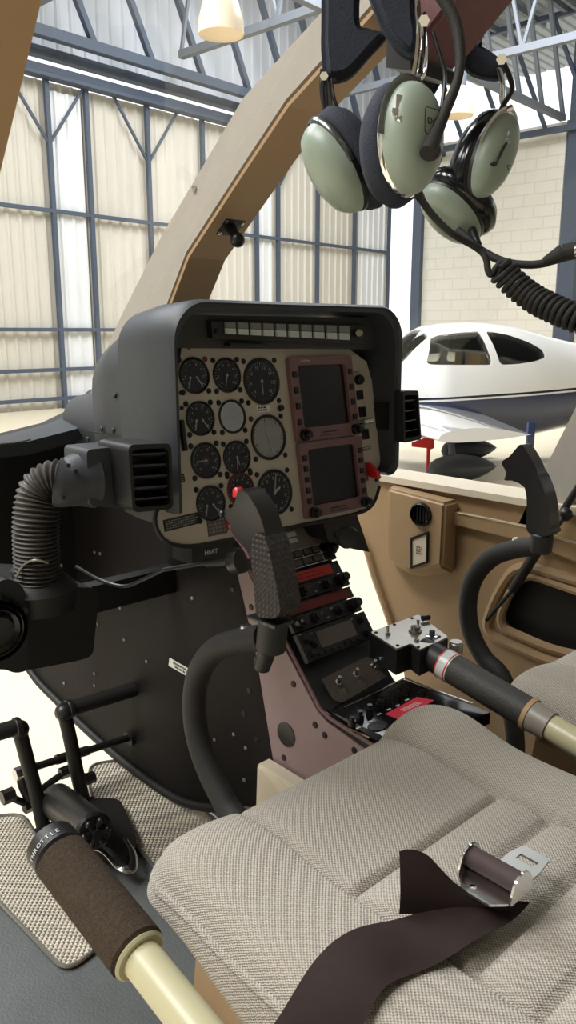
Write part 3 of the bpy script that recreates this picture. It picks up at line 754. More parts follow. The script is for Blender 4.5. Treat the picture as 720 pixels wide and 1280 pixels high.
# ================================================================== SEATS
def seat(name, x0, x1, y0, y1, zt, seams_x, chan, label, zb=.40):
    t = thing('pilot_seat', label, 'seat', ((x0 + x1) / 2, y0 - .2, FZ), 'tweed pilot seats')
    nx, ny = 110, 170; R = .034; bmr = .045
    def edge(x, y):
        # distance inside a rounded rect
        qx = abs(x - (x0 + x1) / 2) - ((x1 - x0) / 2 - bmr); qy = abs(y - (y0 + y1) / 2) - ((y0 - y1) / 2 - bmr)
        out = math.hypot(max(qx, 0), max(qy, 0)) + min(max(qx, qy), 0) - bmr
        return -out
    def proj(x, y):
        cx, cy = (x0 + x1) / 2, (y0 + y1) / 2; hx, hy = (x1 - x0) / 2 - bmr, (y0 - y1) / 2 - bmr
        dx, dy = x - cx, y - cy; ax, ay = max(abs(dx) - hx, 0), max(abs(dy) - hy, 0); l = math.hypot(ax, ay)
        if l > bmr:
            ax *= bmr / l; ay *= bmr / l; dx = math.copysign(hx + ax, dx) if abs(dx) > hx else dx; dy = math.copysign(hy + ay, dy) if abs(dy) > hy else dy
        return cx + dx, cy + dy
    def gro(d, w, h): return -h * math.exp(-(d / w) ** 2)
    def H(x, y):
        d = max(edge(x, y), 0); e = min(d / R, 1)
        z = zt - .034 * (1 - math.sqrt(max(0, 1 - (1 - e) ** 2)))
        # side bolsters crown
        sl, sr = seams_x
        if x < sl: z += .008 * math.sin(math.pi * min(max((x - x0) / (sl - x0), 0), 1))
        elif x > sr: z += .014 * math.sin(math.pi * min(max((x - sr) / (x1 - sr), 0), 1))
        else:
            z -= .004
            k = chan[0]
            if y > k: z += .006 * math.sin(math.pi * min(max((y - k) / (y0 - k), 0), 1))
            else:
                for a, b in zip(chan, chan[1:]):
                    if b < y <= a: z += .007 * math.sin(math.pi * (a - y) / (a - b))
            for c in chan: z += gro(y - c, .004, .009)
        z += gro(x - sl, .0045, .009) + gro(x - sr, .0045, .009)
        z += (.012 + (.012 if x > sr else 0) * min(1, max(0, (x - sr) / .02))) * math.exp(-((y - (y0 - .07)) / .07) ** 2)
        return z
    bm = NB(); G = []
    for j in range(ny + 1):
        y = y0 + (y1 - y0) * j / ny; row = []
        for i in range(nx + 1):
            x = x0 + (x1 - x0) * i / nx; px_, py_ = proj(x, y); row.append(bm.verts.new((px_, py_, H(px_, py_))))
        G.append(row)
    for j in range(ny):
        for i in range(nx):
            try: bm.faces.new((G[j][i], G[j][i + 1], G[j + 1][i + 1], G[j + 1][i]))
            except Exception: pass
    rim = [G[0][i] for i in range(nx + 1)] + [G[j][nx] for j in range(1, ny + 1)] + [G[ny][i] for i in range(nx - 1, -1, -1)] + [G[j][0] for j in range(ny - 1, 0, -1)]
    cx, cy = (x0 + x1) / 2, (y0 + y1) / 2
    prev = rim; rimco = [v.co.copy() for v in rim]
    for dz, inset in ((.012, -.004), (.035, -.006), (.07, .002), (.085, .015), (.095, .04)):
        cur = []
        for v in rimco:
            dirv = V((v.x - cx, v.y - cy, 0)); s = dirv.length
            sx_ = 1 - inset / ((x1 - x0) / 2); sy_ = 1 - inset / ((y0 - y1) / 2)
            fy = .3 + .7 * min(1, max(0, (y0 - v.y) / .22)); cur.append(bm.verts.new((cx + (v.x - cx) * sx_, cy + (v.y - cy) * sy_, v.z - dz * fy)))
        n_ = len(cur)
        for i in range(n_): bm.faces.new((prev[i], prev[(i + 1) % n_], cur[(i + 1) % n_], cur[i]))
        prev = cur
    bm.faces.new(prev)
    bmesh.ops.remove_doubles(bm, verts=bm.verts, dist=.0002)
    cu = obj('cushion', bm, fabric, t, smooth=80)
    bm = NB(); pts = [p + V((0, 0, .001)) for p in rimco[::3]]; pts2 = []
    for p in pts:
        if not pts2 or (p - pts2[-1]).length > .004: pts2.append(p)
    add_tube(bm, pts2 + pts2[:1], .0052, sub=0, n=8, cap=False); obj('piping', bm, fabric, cu)
    bm = NB(); bx0, bx1, by0 = x0 + .035, x1 - .035, y0 - .05
    add_prism(bm, [V((bx0, by0, zb + .02)), V((bx0, y1, zb + .02)), V((bx0, y1, FZ)), V((bx0, by0 + .04, FZ))], (bx1 - bx0, 0, 0))
    bmesh.ops.bevel(bm, geom=list(bm.edges), offset=.008, segments=2, affect='EDGES'); obj('seat_base', bm, beige, t)
    return t
seat('s', -.492, .012, -.285, -1.12, .502, (-.364, -.103), [-.483, -.553, -.622, -.69, -.76, -.83, -.9], 'nearer grey tweed pilot seat with the seat belt lying on it')
seat('s', .166, .585, -.31, -1.12, .502, (.29, .49), [-.5, -.57, -.64, -.71, -.78, -.85], 'farther grey tweed pilot seat at the right edge, beyond the collective levers')
# ================================================================== INSTRUMENT PANEL
TL = .17
FP = Frame((0, 0, .9), (1, 0, 0), (0, TL, 1))          # panel plane, normal towards the seats
if FP.n.y > 0: raise SystemExit('frame')
IP = thing('instrument_panel', 'instrument panel under a dark grey hood, with round gauges and two screens', 'instrument panel', (0, .1, .74))
def pp(u, v, h=0): q = FP.st(u, v); return FP.p(q.x, q.y, h)
face_px = [(228, 428), (222, 470), (224, 560), (214, 615), (195, 640), (196, 662), (210, 678), (238, 683), (280, 676), (380, 656), (446, 642), (466, 630), (474, 608), (476, 560), (466, 480), (458, 452), (436, 436), (400, 430)]
bm = NB(); add_prism(bm, [pp(u, v) for u, v in face_px], -FP.n * .006); obj('face_plate', bm, panelm, IP)
bm = NB(); rimp = [pp(u, v) for u, v in [(214, 615), (195, 640), (196, 662), (210, 678), (238, 683), (280, 676), (380, 656), (446, 642), (466, 630), (474, 608)]]
add_tube(bm, rimp, .0035, n=8, sub=3); obj('face_rim', bm, black, IP)
# hood: swept shell from lip (front, towards us) to back
XL, XR, ZT = -.252, .222, 1.088
def hood_ring(y, xl, xr, zt, zlb, zrb, r=.055, n=8):
    pts = [V((xl, y, zlb))]
    for i in range(n + 1):
        a = math.pi - (math.pi / 2) * i / n; pts.append(V((xl + r + r * math.cos(a), y, zt - r + r * math.sin(a))))
    for i in range(n + 1):
        a = math.pi / 2 - (math.pi / 2) * i / n; pts.append(V((xr - r + r * math.cos(a), y, zt - r + r * math.sin(a))))
    pts.append(V((xr, y, zrb))); 
    for i in range(1, 6):
        a = -(math.pi / 2) * i / 5; pts.append(V((xr - .022 + .022 * math.cos(a), y, zrb + .022 * math.sin(a))))
    return pts
def shell_sweep(bm, rings_o, rings_i):
    seq = rings_o + rings_i[::-1]
    R_ = [[bm.verts.new(p) for p in r] for r in seq]
    n = len(R_[0])
    for a, b in zip(R_, R_[1:] + R_[:1]):
        for i in range(n - 1): bm.faces.new((a[i], a[i + 1], b[i + 1], b[i]))
    for k in (0, -1):
        bm.faces.new([r[k] for r in R_])
    return bm
bm = NB()
ro_ = [hood_ring(-.040, XL, XR, ZT, .80, .825), hood_ring(-.046, XL - .003, XR + .003, ZT + .002, .80, .823), hood_ring(-.036, XL - .007, XR + .008, ZT + .006, .80, .82), hood_ring(.04, XL - .006, XR + .006, ZT + .001, .80, .82), hood_ring(.10, XL - .002, XR + .002, ZT - .008, .81, .83)]
ri_ = [hood_ring(-.040, XL + .006, XR - .008, ZT - .006, .80, .828), hood_ring(.06, XL + .012, XR - .012, ZT - .012, .80, .828), hood_ring(.098, XL + .012, XR - .012, ZT - .014, .81, .83)]
shell_sweep(bm, ro_, ri_); obj('hood', bm, shroud, IP)
# inner visor shelf carrying the warning lights
YA = -.012
def pa(u, v, y=YA): return PY(u, v, y)
bm = NB(); add_prism(bm, [V((XL + .012, YA + .012, 1.074)), V((XR - .014, YA + .012, 1.074)), V((XR - .014, YA + .012, 1.02)), V((XL + .012, YA + .012, 1.028))], (0, .014, 0)); obj('visor_panel', bm, hoodin, IP)
bm = NB(); add_prism(bm, [pa(264, 402), pa(440, 406), pa(456, 408), pa(458, 428), pa(440, 430), pa(266, 423)], (0, .012, 0)); obj('annunciator_frame', bm, black, IP)
for i in range(10):
    t0 = i / 10 + .008; t1 = (i + 1) / 10 - .016
    def q(t, s):
        a = V((281 + (439 - 281) * t, 401.5 + (406.5 - 401.5) * t)); b = V((282 + (440 - 282) * t, 417.5 + (425.5 - 417.5) * t)); r = a.lerp(b, s); return pa(r.x, r.y, YA - .004)
    bm = NB(); add_prism(bm, [q(t0, .06), q(t1, .06), q(t1, .5), q(t0, .5)], (0, .005, 0)); w1 = obj('warning_light', bm, greyw2, IP)
    bm = NB(); add_prism(bm, [q(t0, .54), q(t1, .54), q(t1, .98), q(t0, .98)], (0, .005, 0)); obj('lens', bm, greyw, w1)
bm = NB(); add_cyl(bm, pa(449, 416, YA + .002), pa(449, 416, YA - .008), .0065, n=16, bev=.001); add_cyl(bm, pa(449, 416, YA - .008), pa(449, 416, YA - .016), .003, n=10); obj('test_switch', bm, alum, IP)
bm = NB(); add_lathe(bm, FR(pa(271, 414, YA), (0, -1, 0)), [(.004, -.002), (.004, .002), (0, .003)], 10); obj('screw', bm, screwm, IP)
bm = NB(); add_prism(bm, [pa(288, 429, YA - .004), pa(338, 431, YA - .004), pa(338, 434, YA - .004), pa(288, 432, YA - .004)], (0, .02, 0)); obj('light_bar', bm, knobm, IP)
# screws template
sc_me = None
def screw(M, par, r=.0045, m=screwm, name='screw'):
    bm = NB(); add_lathe(bm, M, [(r, 0), (r * .9, .0015), (r * .3, .0022), (0, .0018)], 10); return obj(name, bm, m, par)
gauges = [(242.5, 469.6, 47, 'b', 'twin', 'engine'), (283.3, 469.2, 44.6, 'b', 'one', ''), (326.7, 476.7, 59.6, 'b', 'speed', ''), (250, 523, 44.6, 'b', 'twin', ''), (290, 520.8, 43.3, 's', 'att', ''),
          (335.4, 546.7, 58.3, 'g', 'hsi', ''), (257, 575.8, 46.7, 'b', 'nums', ''), (295.8, 572, 43.8, 'b', 'two', ''), (343, 615.4, 59.2, 'b', 'alt', ''), (263.3, 629, 45.8, 'b', 'twin', ''), (300.8, 612, 44, 'r', 'one', '')]
for gi, (u, v, h, dk, kind, _) in enumerate(gauges):
    c = FP.st(u, v); r = abs(FP.st(u, v - h / 2).y - FP.st(u, v + h / 2).y) / 2
    M = FP.M @ Matrix.Translation((c.x, c.y, 0))
    bm = NB(); add_lathe(bm, M, [(r, -.004), (r * .99, .0025), (r * .93, .0035), (r * .86, .001), (r * .86, -.004)], 36, cap=False); g = obj('gauge', bm, black if gi != 10 else redd, IP)
    dm = {'b': dialm, 's': dialsky_glare, 'g': dialgrey_glare, 'r': dialm}[dk]
    bm = NB(); add_lathe(bm, M, [(0, .0004), (r * .88, .0004)], 32, cap=False); obj('dial', bm, dm, g)
    bm = NB(); nt_ = {'speed': 40, 'alt': 50, 'hsi': 36}.get(kind, 28)
    rd = r * (.84 if gi != 2 else .8)
    if kind != 'att':
        for k in range(nt_):
            a = 2 * math.pi * k / nt_
            if kind not in ('alt', 'hsi') and 4.1 < a < 5.3: continue
            big = k % 5 == 0; L_ = r * (.13 if big else .07); ri2 = rd - L_ / 2
            add_box(bm, (ri2, 0, .0008), (L_, r * (.03 if big else .018), .0002), M @ Matrix.Rotation(a, 4, 'Z'))
        rnd = random.Random(gi)
        me_t = None
    else:
        for k in range(-3, 4):
            add_box(bm, (0, k * r * .16, .0008), (r * (.5 if k % 2 else .28), r * .02, .0002), M)
        add_box(bm, (0, 0, .0009), (r * 1.2, r * .035, .0002), M)
    obj('scale_marks', bm, white if kind != 'hsi' else dialm, g)
    if kind in ('nums', 'one', 'twin', 'two', 'speed', 'alt'):
        # numerals round the dial
        mesh_parts = bmesh.new()
        for k in range(8 if kind != 'alt' else 10):
            a = math.radians(225 - (270 / 7 if kind != 'alt' else 36) * k) if kind != 'alt' else math.radians(90 - 36 * k)
            me = text_mesh(str(k if kind == 'alt' else k * 2 if kind != 'speed' else (k + 2) * 2), r * .2, .0001)
            me.transform(M @ Matrix.Translation((r * .6 * math.cos(a), r * .6 * math.sin(a), .0008))); mesh_parts.from_mesh(me); bpy.data.meshes.remove(me)
        obj('numerals', mesh_parts, white, g, smooth=0)
    def needle(a, L_, w_=.05, m=white, back=.15, ox=0, oy=0):
        bm = NB(); Mn = M @ Matrix.Translation((ox, oy, .0012)) @ Matrix.Rotation(a, 4, 'Z')
        add_prism(bm, [Mn @ V(p) for p in ((-L_ * back, -r * w_ / 2, 0), (L_ * .8, -r * w_ / 2, 0), (L_, 0, 0), (L_ * .8, r * w_ / 2, 0), (-L_ * back, r * w_ / 2, 0))], FP.n * .0006)
        add_lathe(bm, Mn, [(r * .08, 0), (r * .07, .001), (0, .0012)], 10); obj('needle', bm, m, g)
    if kind == 'twin':
        needle(math.radians(255), r * .6, .07, ox=-r * .3, oy=-r * .12); needle(math.radians(-55), r * .6, .07, ox=r * .15, oy=-r * .12)
    elif kind == 'one': needle(math.radians(252), r * .7)
    elif kind == 'two': needle(math.radians(262), r * .72); needle(math.radians(285), r * .5)
    elif kind == 'nums': needle(math.radians(180), r * .6)
    elif kind == 'speed': needle(math.radians(268), r * .6)
    elif kind == 'hsi': needle(math.radians(100), r * .72, .08, white, .9)
    elif kind == 'alt': needle(math.radians(78), r * .78); needle(math.radians(30), r * .4, .1)
    bm = NB(); add_lathe(bm, M, [(0, .0026), (r * .87, .0026)], 32, cap=False); obj('cover_glass', bm, gaugeglass, g)
    if kind == 'nums':
        bm = NB(); add_lathe(bm, M @ Matrix.Translation((0, 0, .0009)), [(r * .25, 0), (r * .25, .0006)], 16); obj('hub', bm, maroon, g)
        bm = NB()
        for k in range(6):
            a = math.radians(185 - k * 9); add_box(bm, (rd * .98, 0, .0009), (r * .06, r * .14, .0002), M @ Matrix.Rotation(a, 4, 'Z'))
        obj('green_arc', bm, mat('green_mark', (60, 150, 60), .5), g)
    d = r * 1.0
    for sx_, sy_ in ((1, 1), (-1, 1), (1, -1), (-1, -1)):
        k = .86
        screw(FP.M @ Matrix.Translation((c.x + sx_ * d * k, c.y + sy_ * d * k, 0)), g, .0045, screwm if (gi, sx_, sy_) != (0, 1, 1) else redd)
# displays
def display(px, label_txt, nl, nr, seed_, name='display_unit'):
    q = [FP.st(u, v) for u, v in px]
    x0 = (q[0].x + q[3].x) / 2; x1 = (q[1].x + q[2].x) / 2; y1 = (q[0].y + q[1].y) / 2; y0 = (q[2].y + q[3].y) / 2
    w, h = x1 - x0, y1 - y0; cx, cy = (x0 + x1) / 2, (y0 + y1) / 2
    D = FP.M @ Matrix.Translation((cx, cy, 0))
    T3 = lambda pts, z: [D @ V((a, b, z)) for a, b in pts]
    sw, sh, sy_ = w * .76, h * .75, h * .03
    bm = NB(); add_prism(bm, T3(rrect(w, h, .004), 0), FP.n * .009, holes=[T3(rrect(sw, sh, .006, cy=sy_), 0)]); r = obj(name, bm, mauve, IP)
    bm = NB(); add_prism(bm, T3(rrect(sw, sh, .004, cy=sy_), .001), FP.n * .0015); obj('screen', bm, screenm, r)
    for s, n in ((-1, nl), (1, nr)):
        for k in range(n):
            bm = NB(); add_box(bm, (s * w * .44, sy_ + sh * (.36 - .76 * k / max(n - 1, 1)), .0095), (w * .06, h * .075, .004), D, bev=.001); obj('button', bm, knobm, r)
    for s in ((-1, 1)):
        c = D @ V((s * w * (.40 if s < 0 else .43), -h * .43, .008)); nn = FP.n
        bm = NB(); add_cyl(bm, c, c + nn * .010, .0095, n=20, bev=.001); add_cyl(bm, c + nn * .010, c + nn * .018, .006, n=16, bev=.001); obj('knob', bm, knobm, r)
    bm = NB(); add_box(bm, (0, -h * .42, .0092), (w * .24, .0022, .001), D); add_box(bm, (0, -h * .46, .0092), (w * .3, .0012, .001), D); obj('card_slot', bm, knobm, r)
    if label_txt: text('maker_name', label_txt, .0055, D @ Matrix.Translation((-w * .26, h * .455, .0092)), greyw, r)
    return r
display([(355.1, 447.1), (434.4, 446.7), (445.5, 545), (368.3, 550.5)], 'GARMIN', 4, 4, 1)
display([(368.9, 553), (446, 547), (457.5, 633), (379, 648.4)], '', 5, 5, 2)
# right-hand column
def pbox(name, u, v, w, h, d, m, par=IP, bev=.001):
    q = FP.st(u, v); bm = NB(); add_box(bm, (q.x, q.y, d / 2), (w, h, d), FP.M, bev=bev); return obj(name, bm, m, par)
def pcyl(name, u, v, r, d, m, par=IP):
    q = FP.st(u, v); bm = NB(); add_lathe(bm, FP.M @ Matrix.Translation((q.x, q.y, 0)), [(r, 0), (r, d * .85), (r * .85, d), (0, d)], 18); return obj(name, bm, m, par)
pcyl('selector_knob', 447, 475, .0085, .010, knobm)
pbox('square_button', 449, 494, .014, .016, .004, knobm); pbox('square_button', 452, 515, .015, .018, .004, knobm); pbox('square_button', 456, 543, .015, .018, .004, knobm)
q = FP.st(445, 529); bm = NB(); add_cyl(bm, FP.p(q.x, q.y, 0), FP.p(q.x + .006, q.y, .014), .006); add_cyl(bm, FP.p(q.x + .006, q.y, .014), FP.p(q.x + .022, q.y + .002, .020), .0045); obj('key_switch', bm, steel, IP)
bm = NB(); q = FP.st(458, 561); add_box(bm, (q.x, q.y, .0006), (.022, .007, .0012), FP.M); lb = obj('placard', bm, knobm, IP)
bm = NB(); add_dashes(bm, FP.M @ Matrix.Translation((q.x, q.y, .0014)), .02, .006, 2, 5); obj('print', bm, greyw, lb)
bm = NB(); q = FP.st(444, 465); add_dashes(bm, FP.M @ Matrix.Translation((q.x + .004, q.y, .0004)), .016, .003, 1, 8); obj('print', bm, dialm, IP)
pbox('guard_base', 455, 590, .012, .032, .004, maroon)
q = FP.st(459, 587); bm = NB(); add_prism(bm, [FP.p(q.x - .005, q.y + .014, .003), FP.p(q.x - .005, q.y - .012, .003), FP.p(q.x - .005, q.y - .018, .026), FP.p(q.x - .005, q.y - .006, .024)], FP.M.to_3x3() @ V((.012, 0, 0))); bmesh.ops.bevel(bm, geom=list(bm.edges), offset=.0015, segments=2, affect='EDGES'); obj('switch_guard', bm, red, IP)
# placards on the panel
def placard(u, v, w, h, rows, m, pm, seed_, rot=0, par=IP, z=.0008):
    q = FP.st(u, v); M = FP.M @ Matrix.Translation((q.x, q.y, z / 2)) @ Matrix.Rotation(rot, 4, 'Z')
    bm = NB(); add_box(bm, (0, 0, 0), (w, h, z), M); l = obj('placard', bm, m, par)
    bm = NB(); add_dashes(bm, M @ Matrix.Translation((0, 0, z * .75)), w * .9, h * .8, rows, seed_); obj('print', bm, pm, l); return l
placard(228, 652, .066, .017, 4, knobm, greyw2, 11, .04)
placard(271, 657, .036, .028, 4, plated, greyw2, 12)
placard(290, 651, .022, .026, 1, red, redd, 13)
placard(329, 511, .026, .010, 2, white, dialm, 14); pcyl('toggle_boot', 350, 510, .005, .006, knobm)
placard(227, 598, .010, .012, 3, knobm, greyw2, 15)
bm = NB(); q = FP.st(224, 545); add_box(bm, (q.x + .004, q.y, .004), (.006, .045, .008), FP.M, bev=.001); obj('side_lever', bm, knobm, IP)
for u, v in ((236, 434), (226, 491), (227, 510), (222, 640), (450, 640), (470, 600), (350, 512)):
    q = FP.st(u, v); screw(FP.M @ Matrix.Translation((q.x, q.y, 0)), IP, .0035, redd if v == 434 else screwm)
# console body behind the hood
bm = NB()
def body_ring(y, xl, xr, zt, zb, r):
    pts = []
    for i in range(9):
        a = math.pi - (math.pi / 2) * i / 8; pts.append(V((xl + r + r * math.cos(a), y, zt - r + r * math.sin(a))))
    for i in range(9):
        a = math.pi / 2 - (math.pi / 2) * i / 8; pts.append(V((xr - r + r * math.cos(a), y, zt - r + r * math.sin(a))))
    pts += [V((xr, y, zb + .12)), V((xr - .1, y, zb)), V((xl + .16, y, zb)), V((xl + .05, y, zb + .05)), V((xl, y, zb + .14))]; return pts
rs = [body_ring(.05, -.243, .215, 1.062, .70, .06), body_ring(.16, -.243, .215, 1.055, .70, .07), body_ring(.22, -.232, .205, 1.04, .70, .08), body_ring(.262, -.205, .18, 1.0, .71, .08), body_ring(.30, -.15, .13, .96, .72, .07), body_ring(.60, -.09, .09, .92, .72, .05)]
R_ = [[bm.verts.new(p) for p in r] for r in rs]
for a, b in zip(R_, R_[1:]):
    for i in range(len(a)): bm.faces.new((a[i], a[(i + 1) % len(a)], b[(i + 1) % len(a)], b[i]))
bm.faces.new(R_[0]); bm.faces.new(R_[-1]); cb = obj('console_body', bm, shroud, IP)
bxl = -.2445
bm = NB(); add_box(bm, (bxl, .135, .893), (.0012, .16, .0022)); add_box(bm, (bxl, .065, .93), (.0012, .002, .14)); obj('panel_seam', bm, knobm, cb)
for y, z in ((.075, .90), (.10, .902), (.14, .901), (.175, .90), (.075, .925), (.075, .95), (.075, .875), (.13, .955), (.22, .88)):
    bm = NB(); add_ball(bm, (bxl, y, z), .0042, (.6, 1, 1), n=8); obj('rivet', bm, black, cb)
bm = NB(); add_lathe(bm, FR((bxl, .115, .868), (-1, 0, 0)), [(.017, 0), (.017, .002), (.011, .003), (.010, .0005), (0, .0005)], 24); obj('port_ring', bm, black, cb)
# under-panel controls
bm = NB(); add_prism(bm, [PY(u, v, -.02) for u, v in ((240, 684), (288, 676), (300, 700), (285, 712), (240, 706))], (0, .05, 0)); ub = obj('switch_bracket', bm, black, IP)
fb = Frame(PY(265, 694, -.0215), (1, 0, 0), (0, 0, 1)); text('print', 'HEAT', .010, mtx(PY(264, 690, -.0215), V((1, 0, -.03)), V((0, 0, 1)), V((0, -1, 0))), greyw, ub)
bm = NB(); bmk = [PY(u, v, -.03) for u, v in ((404, 652), (446, 643), (462, 690), (440, 686), (410, 676))]; add_prism(bm, bmk, (0, .06, 0)); obj('lower_bracket', bm, black, IP)
t = thing('pull_control', 'black ball-ended control lever reaching in from the left below the gauges', 'lever', PD(300, 702, 1.12))
bm = NB(); add_cyl(bm, PD(205, 712, 1.2), PD(262, 703, 1.15), .0035); add_cyl(bm, PD(258, 704, 1.15), PD(292, 702, 1.12), .006); obj('rod', bm, black, t)
bm = NB(); add_lathe(bm, FR(PD(290, 702, 1.125), PD(312, 700, 1.10) - PD(290, 702, 1.125)), [(.006, 0), (.017, .004), (.0185, .012), (.017, .022), (0, .026)], 20); obj('ball_knob', bm, knobm, t)
bm = NB(); add_tube(bm, [PD(205, 712, 1.2), PD(180, 724, 1.22), PD(155, 733, 1.24), PD(125, 725, 1.26), PD(95, 708, 1.28)], .003, n=8); tag(obj('control_cable', bm, knobm), 'thin black cable sagging across the dark keel wall below the vent', 'cable')
t = thing('brake_control', 'round black pull knob under the right end of the instrument panel', 'knob', PD(436, 672, 1.25))
bm = NB(); add_cyl(bm, PD(420, 668, 1.31), PD(434, 671, 1.27), .006); obj('shaft', bm, black, t)
bm = NB(); add_lathe(bm, FR(PD(430, 670, 1.28), PD(446, 676, 1.22) - PD(430, 670, 1.28)), [(.006, 0), (.016, .006), (.0185, .018), (.016, .028), (0, .032)], 20); obj('knob_cap', bm, knobm, t)
# ================================================================== CENTRE PEDESTAL
CP = thing('center_pedestal', 'radio pedestal with mauve side panel below the instrument panel', 'pedestal', (.015, -.05, FZ))
PXL, PXR = -.066, .104
side = [(296, 645), (345, 780), (405, 890), (455, 925), (520, 960), (520, 1010), (440, 1020), (330, 1012), (320, 820), (286, 680)]
S3 = pl3(side, lambda u, v: PX(u, v, PXL))
bm = NB(); add_prism(bm, S3, (PXR - PXL, 0, 0)); obj('pedestal_body', bm, black, CP)
sidem = pl3([(281, 683), (300, 690), (352, 800), (398, 888), (410, 902), (470, 945), (445, 1000), (385, 980), (322, 942), (316, 900), (300, 810)], lambda u, v: PX(u, v, PXL - .0005))
bm = NB(); add_prism(bm, sidem, (-.003, 0, 0)); sp = obj('side_panel', bm, mauveside, CP)
Ms = lambda u, v: FR(PX(u, v, PXL - .0035), (-1, 0, 0))
for u, v in ((291, 712), (291, 736), (314, 759), (312, 863), (367, 855), (305, 892), (321, 925), (394, 906), (406, 919), (355, 947), (336, 800), (443, 938)): screw(Ms(u, v), sp, .0058)
bm = NB(); add_lathe(bm, Ms(358, 918), [(.021, 0), (.021, .0015), (.018, .002), (0, .001)], 28, sy=1); obj('round_plug', bm, knobm, sp)
bm = NB(); add_lathe(bm, Ms(325, 830), [(.014, 0), (.014, .0015), (.011, .002), (0, .001)], 24); obj('round_plug', bm, knobm, sp)
bm = NB(); add_tube(bm, pl3([(287, 660), (345, 778), (400, 886), (412, 898), (470, 934)], lambda u, v: PX(u, v, PXL - .002)), .003, sub=0, n=8); obj('edge_trim', bm, mauve, CP)
bm = NB(); add_tube(bm, pl3([(408, 890), (430, 908), (462, 922)], lambda u, v: PX(u, v, PXL + .004)), .002, sub=0, n=6); obj('edge_trim', bm, cream, CP)
pA, pB = PX(296, 645, PXL), PX(405, 890, PXL)
F1 = Frame(pB, (1, 0, 0), pA - pB)
if F1.n.z < 0: raise SystemExit('F1')
pC = PX(455, 925, PXL); F2 = Frame(pB, (1, 0, 0), pB - pC)
def f1(u, v, h=0): q = F1.st(u, v, h); return F1.p(q.x, q.y, h)
def y1(u, v): return F1.st(u, v).y
W0, W1 = .004, PXR - PXL - .004
def unit(name, ya, yb, m, d=.006, x0=W0, x1=W1):
    bm = NB(); add_box(bm, ((x0 + x1) / 2, (ya + yb) / 2, d / 2 + .0), (x1 - x0, abs(ya - yb), d), F1.M, bev=.0015); return obj(name, bm, m, CP)
def fknob(par, x, y, r, L_, h0=.006, m=knobm, name='knob', fr=None):
    fr = fr or F1; bm = NB(); M = fr.M @ Matrix.Translation((x, y, h0)); add_lathe(bm, M, [(r, 0), (r * .96, L_ * .6), (r * .7, L_ * .62), (r * .66, L_), (0, L_)], 18); return obj(name, bm, m, par)
def fbox(par, name, x, y, w, h, h0, d, m, bev=.0008, fr=None):
    fr = fr or F1; bm = NB(); add_box(bm, (x, y, h0 + d / 2), (w, h, d), fr.M, bev=bev); return obj(name, bm, m, par)
yA0, yA1 = y1(375, 658), y1(378, 687)
dy = (y1(320, 700) - y1(370, 800)) / 100    # metres per px down the face
u_ = unit('name_plate_unit', yA0, yA1, plate)
xa = F1.st(357, 672).x
fbox(u_, 'label_strip', xa, y1(357, 671), .040, .0085, .006, .0005, white, 0); fbox(u_, 'label_strip', xa - .001, y1(358, 679), .036, .008, .006, .0005, white, 0)
yB0, yB1 = .265, .231
u_ = unit('keypad_unit', yB0, yB1, black)
for r_ in range(2):
    for k in range(6 - r_):
        if k * .0215 > .115: continue
        kw = .017 if r_ == 0 else .021
        fbox(u_, 'key', W0 + .018 + k * (kw + .004), yB0 - .009 - r_ * .016, kw, .010, .006, .003, plated)
        fbr = None
bm = NB()
for r_ in range(3): add_box(bm, ((W0 + W1) / 2 - .008, yB0 - .0015 - r_ * .0158, .0064), (.13, .0012, .0008), F1.M)
for k in range(4): add_box(bm, (W0 + .006 + k * .042, yB0 - .0172, .0064), (.0012, .031, .0008), F1.M)
obj('key_outline', bm, greyw, u_)
fknob(u_, W1 - .014, yB0 - .018, .011, .024)
yC0, yC1 = .228, .205
u_ = unit('annunciator_unit', yC0, yC1, black, .004); fbox(u_, 'red_label', (W0 + W1) / 2 - .006, (yC0 + yC1) / 2, .130, .017, .004, .001, redl, 0)
bm = NB(); add_dashes(bm, F1.M @ Matrix.Translation(((W0 + W1) / 2 - .006, (yC0 + yC1) / 2, .0054)), .12, .014, 2, 21, .3); obj('print', bm, redd, u_)
def radio(y0, y1_, seed_, disp=True):
    u_ = unit('radio_unit', y0, y1_, black, .008); h = y0 - y1_; yc = (y0 + y1_) / 2
    for x in (.020, W1 - .02):
        fknob(u_, x, yc, .011, .022, .008)
    fknob(u_, .055, yc, .009, .016, .008); fknob(u_, W1 - .055, yc, .008, .014, .008)
    for x, yy in ((.038, .25), (.075, .2), (.085, -.25), (.1, .28), (.115, -.2)):
        fbox(u_, 'mark', x, yc + yy * h, .006, .003, .008, .0004, greyw2, 0)
    return u_
yD0, yD1 = .203, .179; u_ = radio(yD0, yD1, 1)
yE0, yE1 = .177, .157
u_ = unit('annunciator_unit', yE0, yE1, black, .004); fbox(u_, 'dark_red_label', (W0 + W1) / 2, (yE0 + yE1) / 2, .140, .015, .004, .001, redd, 0)
yF0, yF1 = .155, .130; radio(yF0, yF1, 2)
yG0, yG1 = .127, .078
u_ = unit('radio_with_display', yG0, yG1, black, .010)
fbox(u_, 'display', (W0 + W1) / 2, (yG0 + yG1) / 2 + .004, .085, .028, .010, .0008, plated, 0)
for k in range(7): fbox(u_, 'key', .035 + k * .0155, yG1 + .007, .010, .006, .010, .002, knobm)
for x, yy in ((.018, .012), (.018, -.012), (W1 - .018, .012), (W1 - .018, -.012), (.03, 0)): fknob(u_, x, (yG0 + yG1) / 2 + yy, .007, .010, .010)
for x, yy in ((.012, .022), (.034, .018), (.13, .018), (.15, .022)): fbox(u_, 'mark', x, (yG0 + yG1) / 2 + yy, .007, .002, .010, .0004, greyw2, 0)
print('pedestal ys', yA0, yG1)
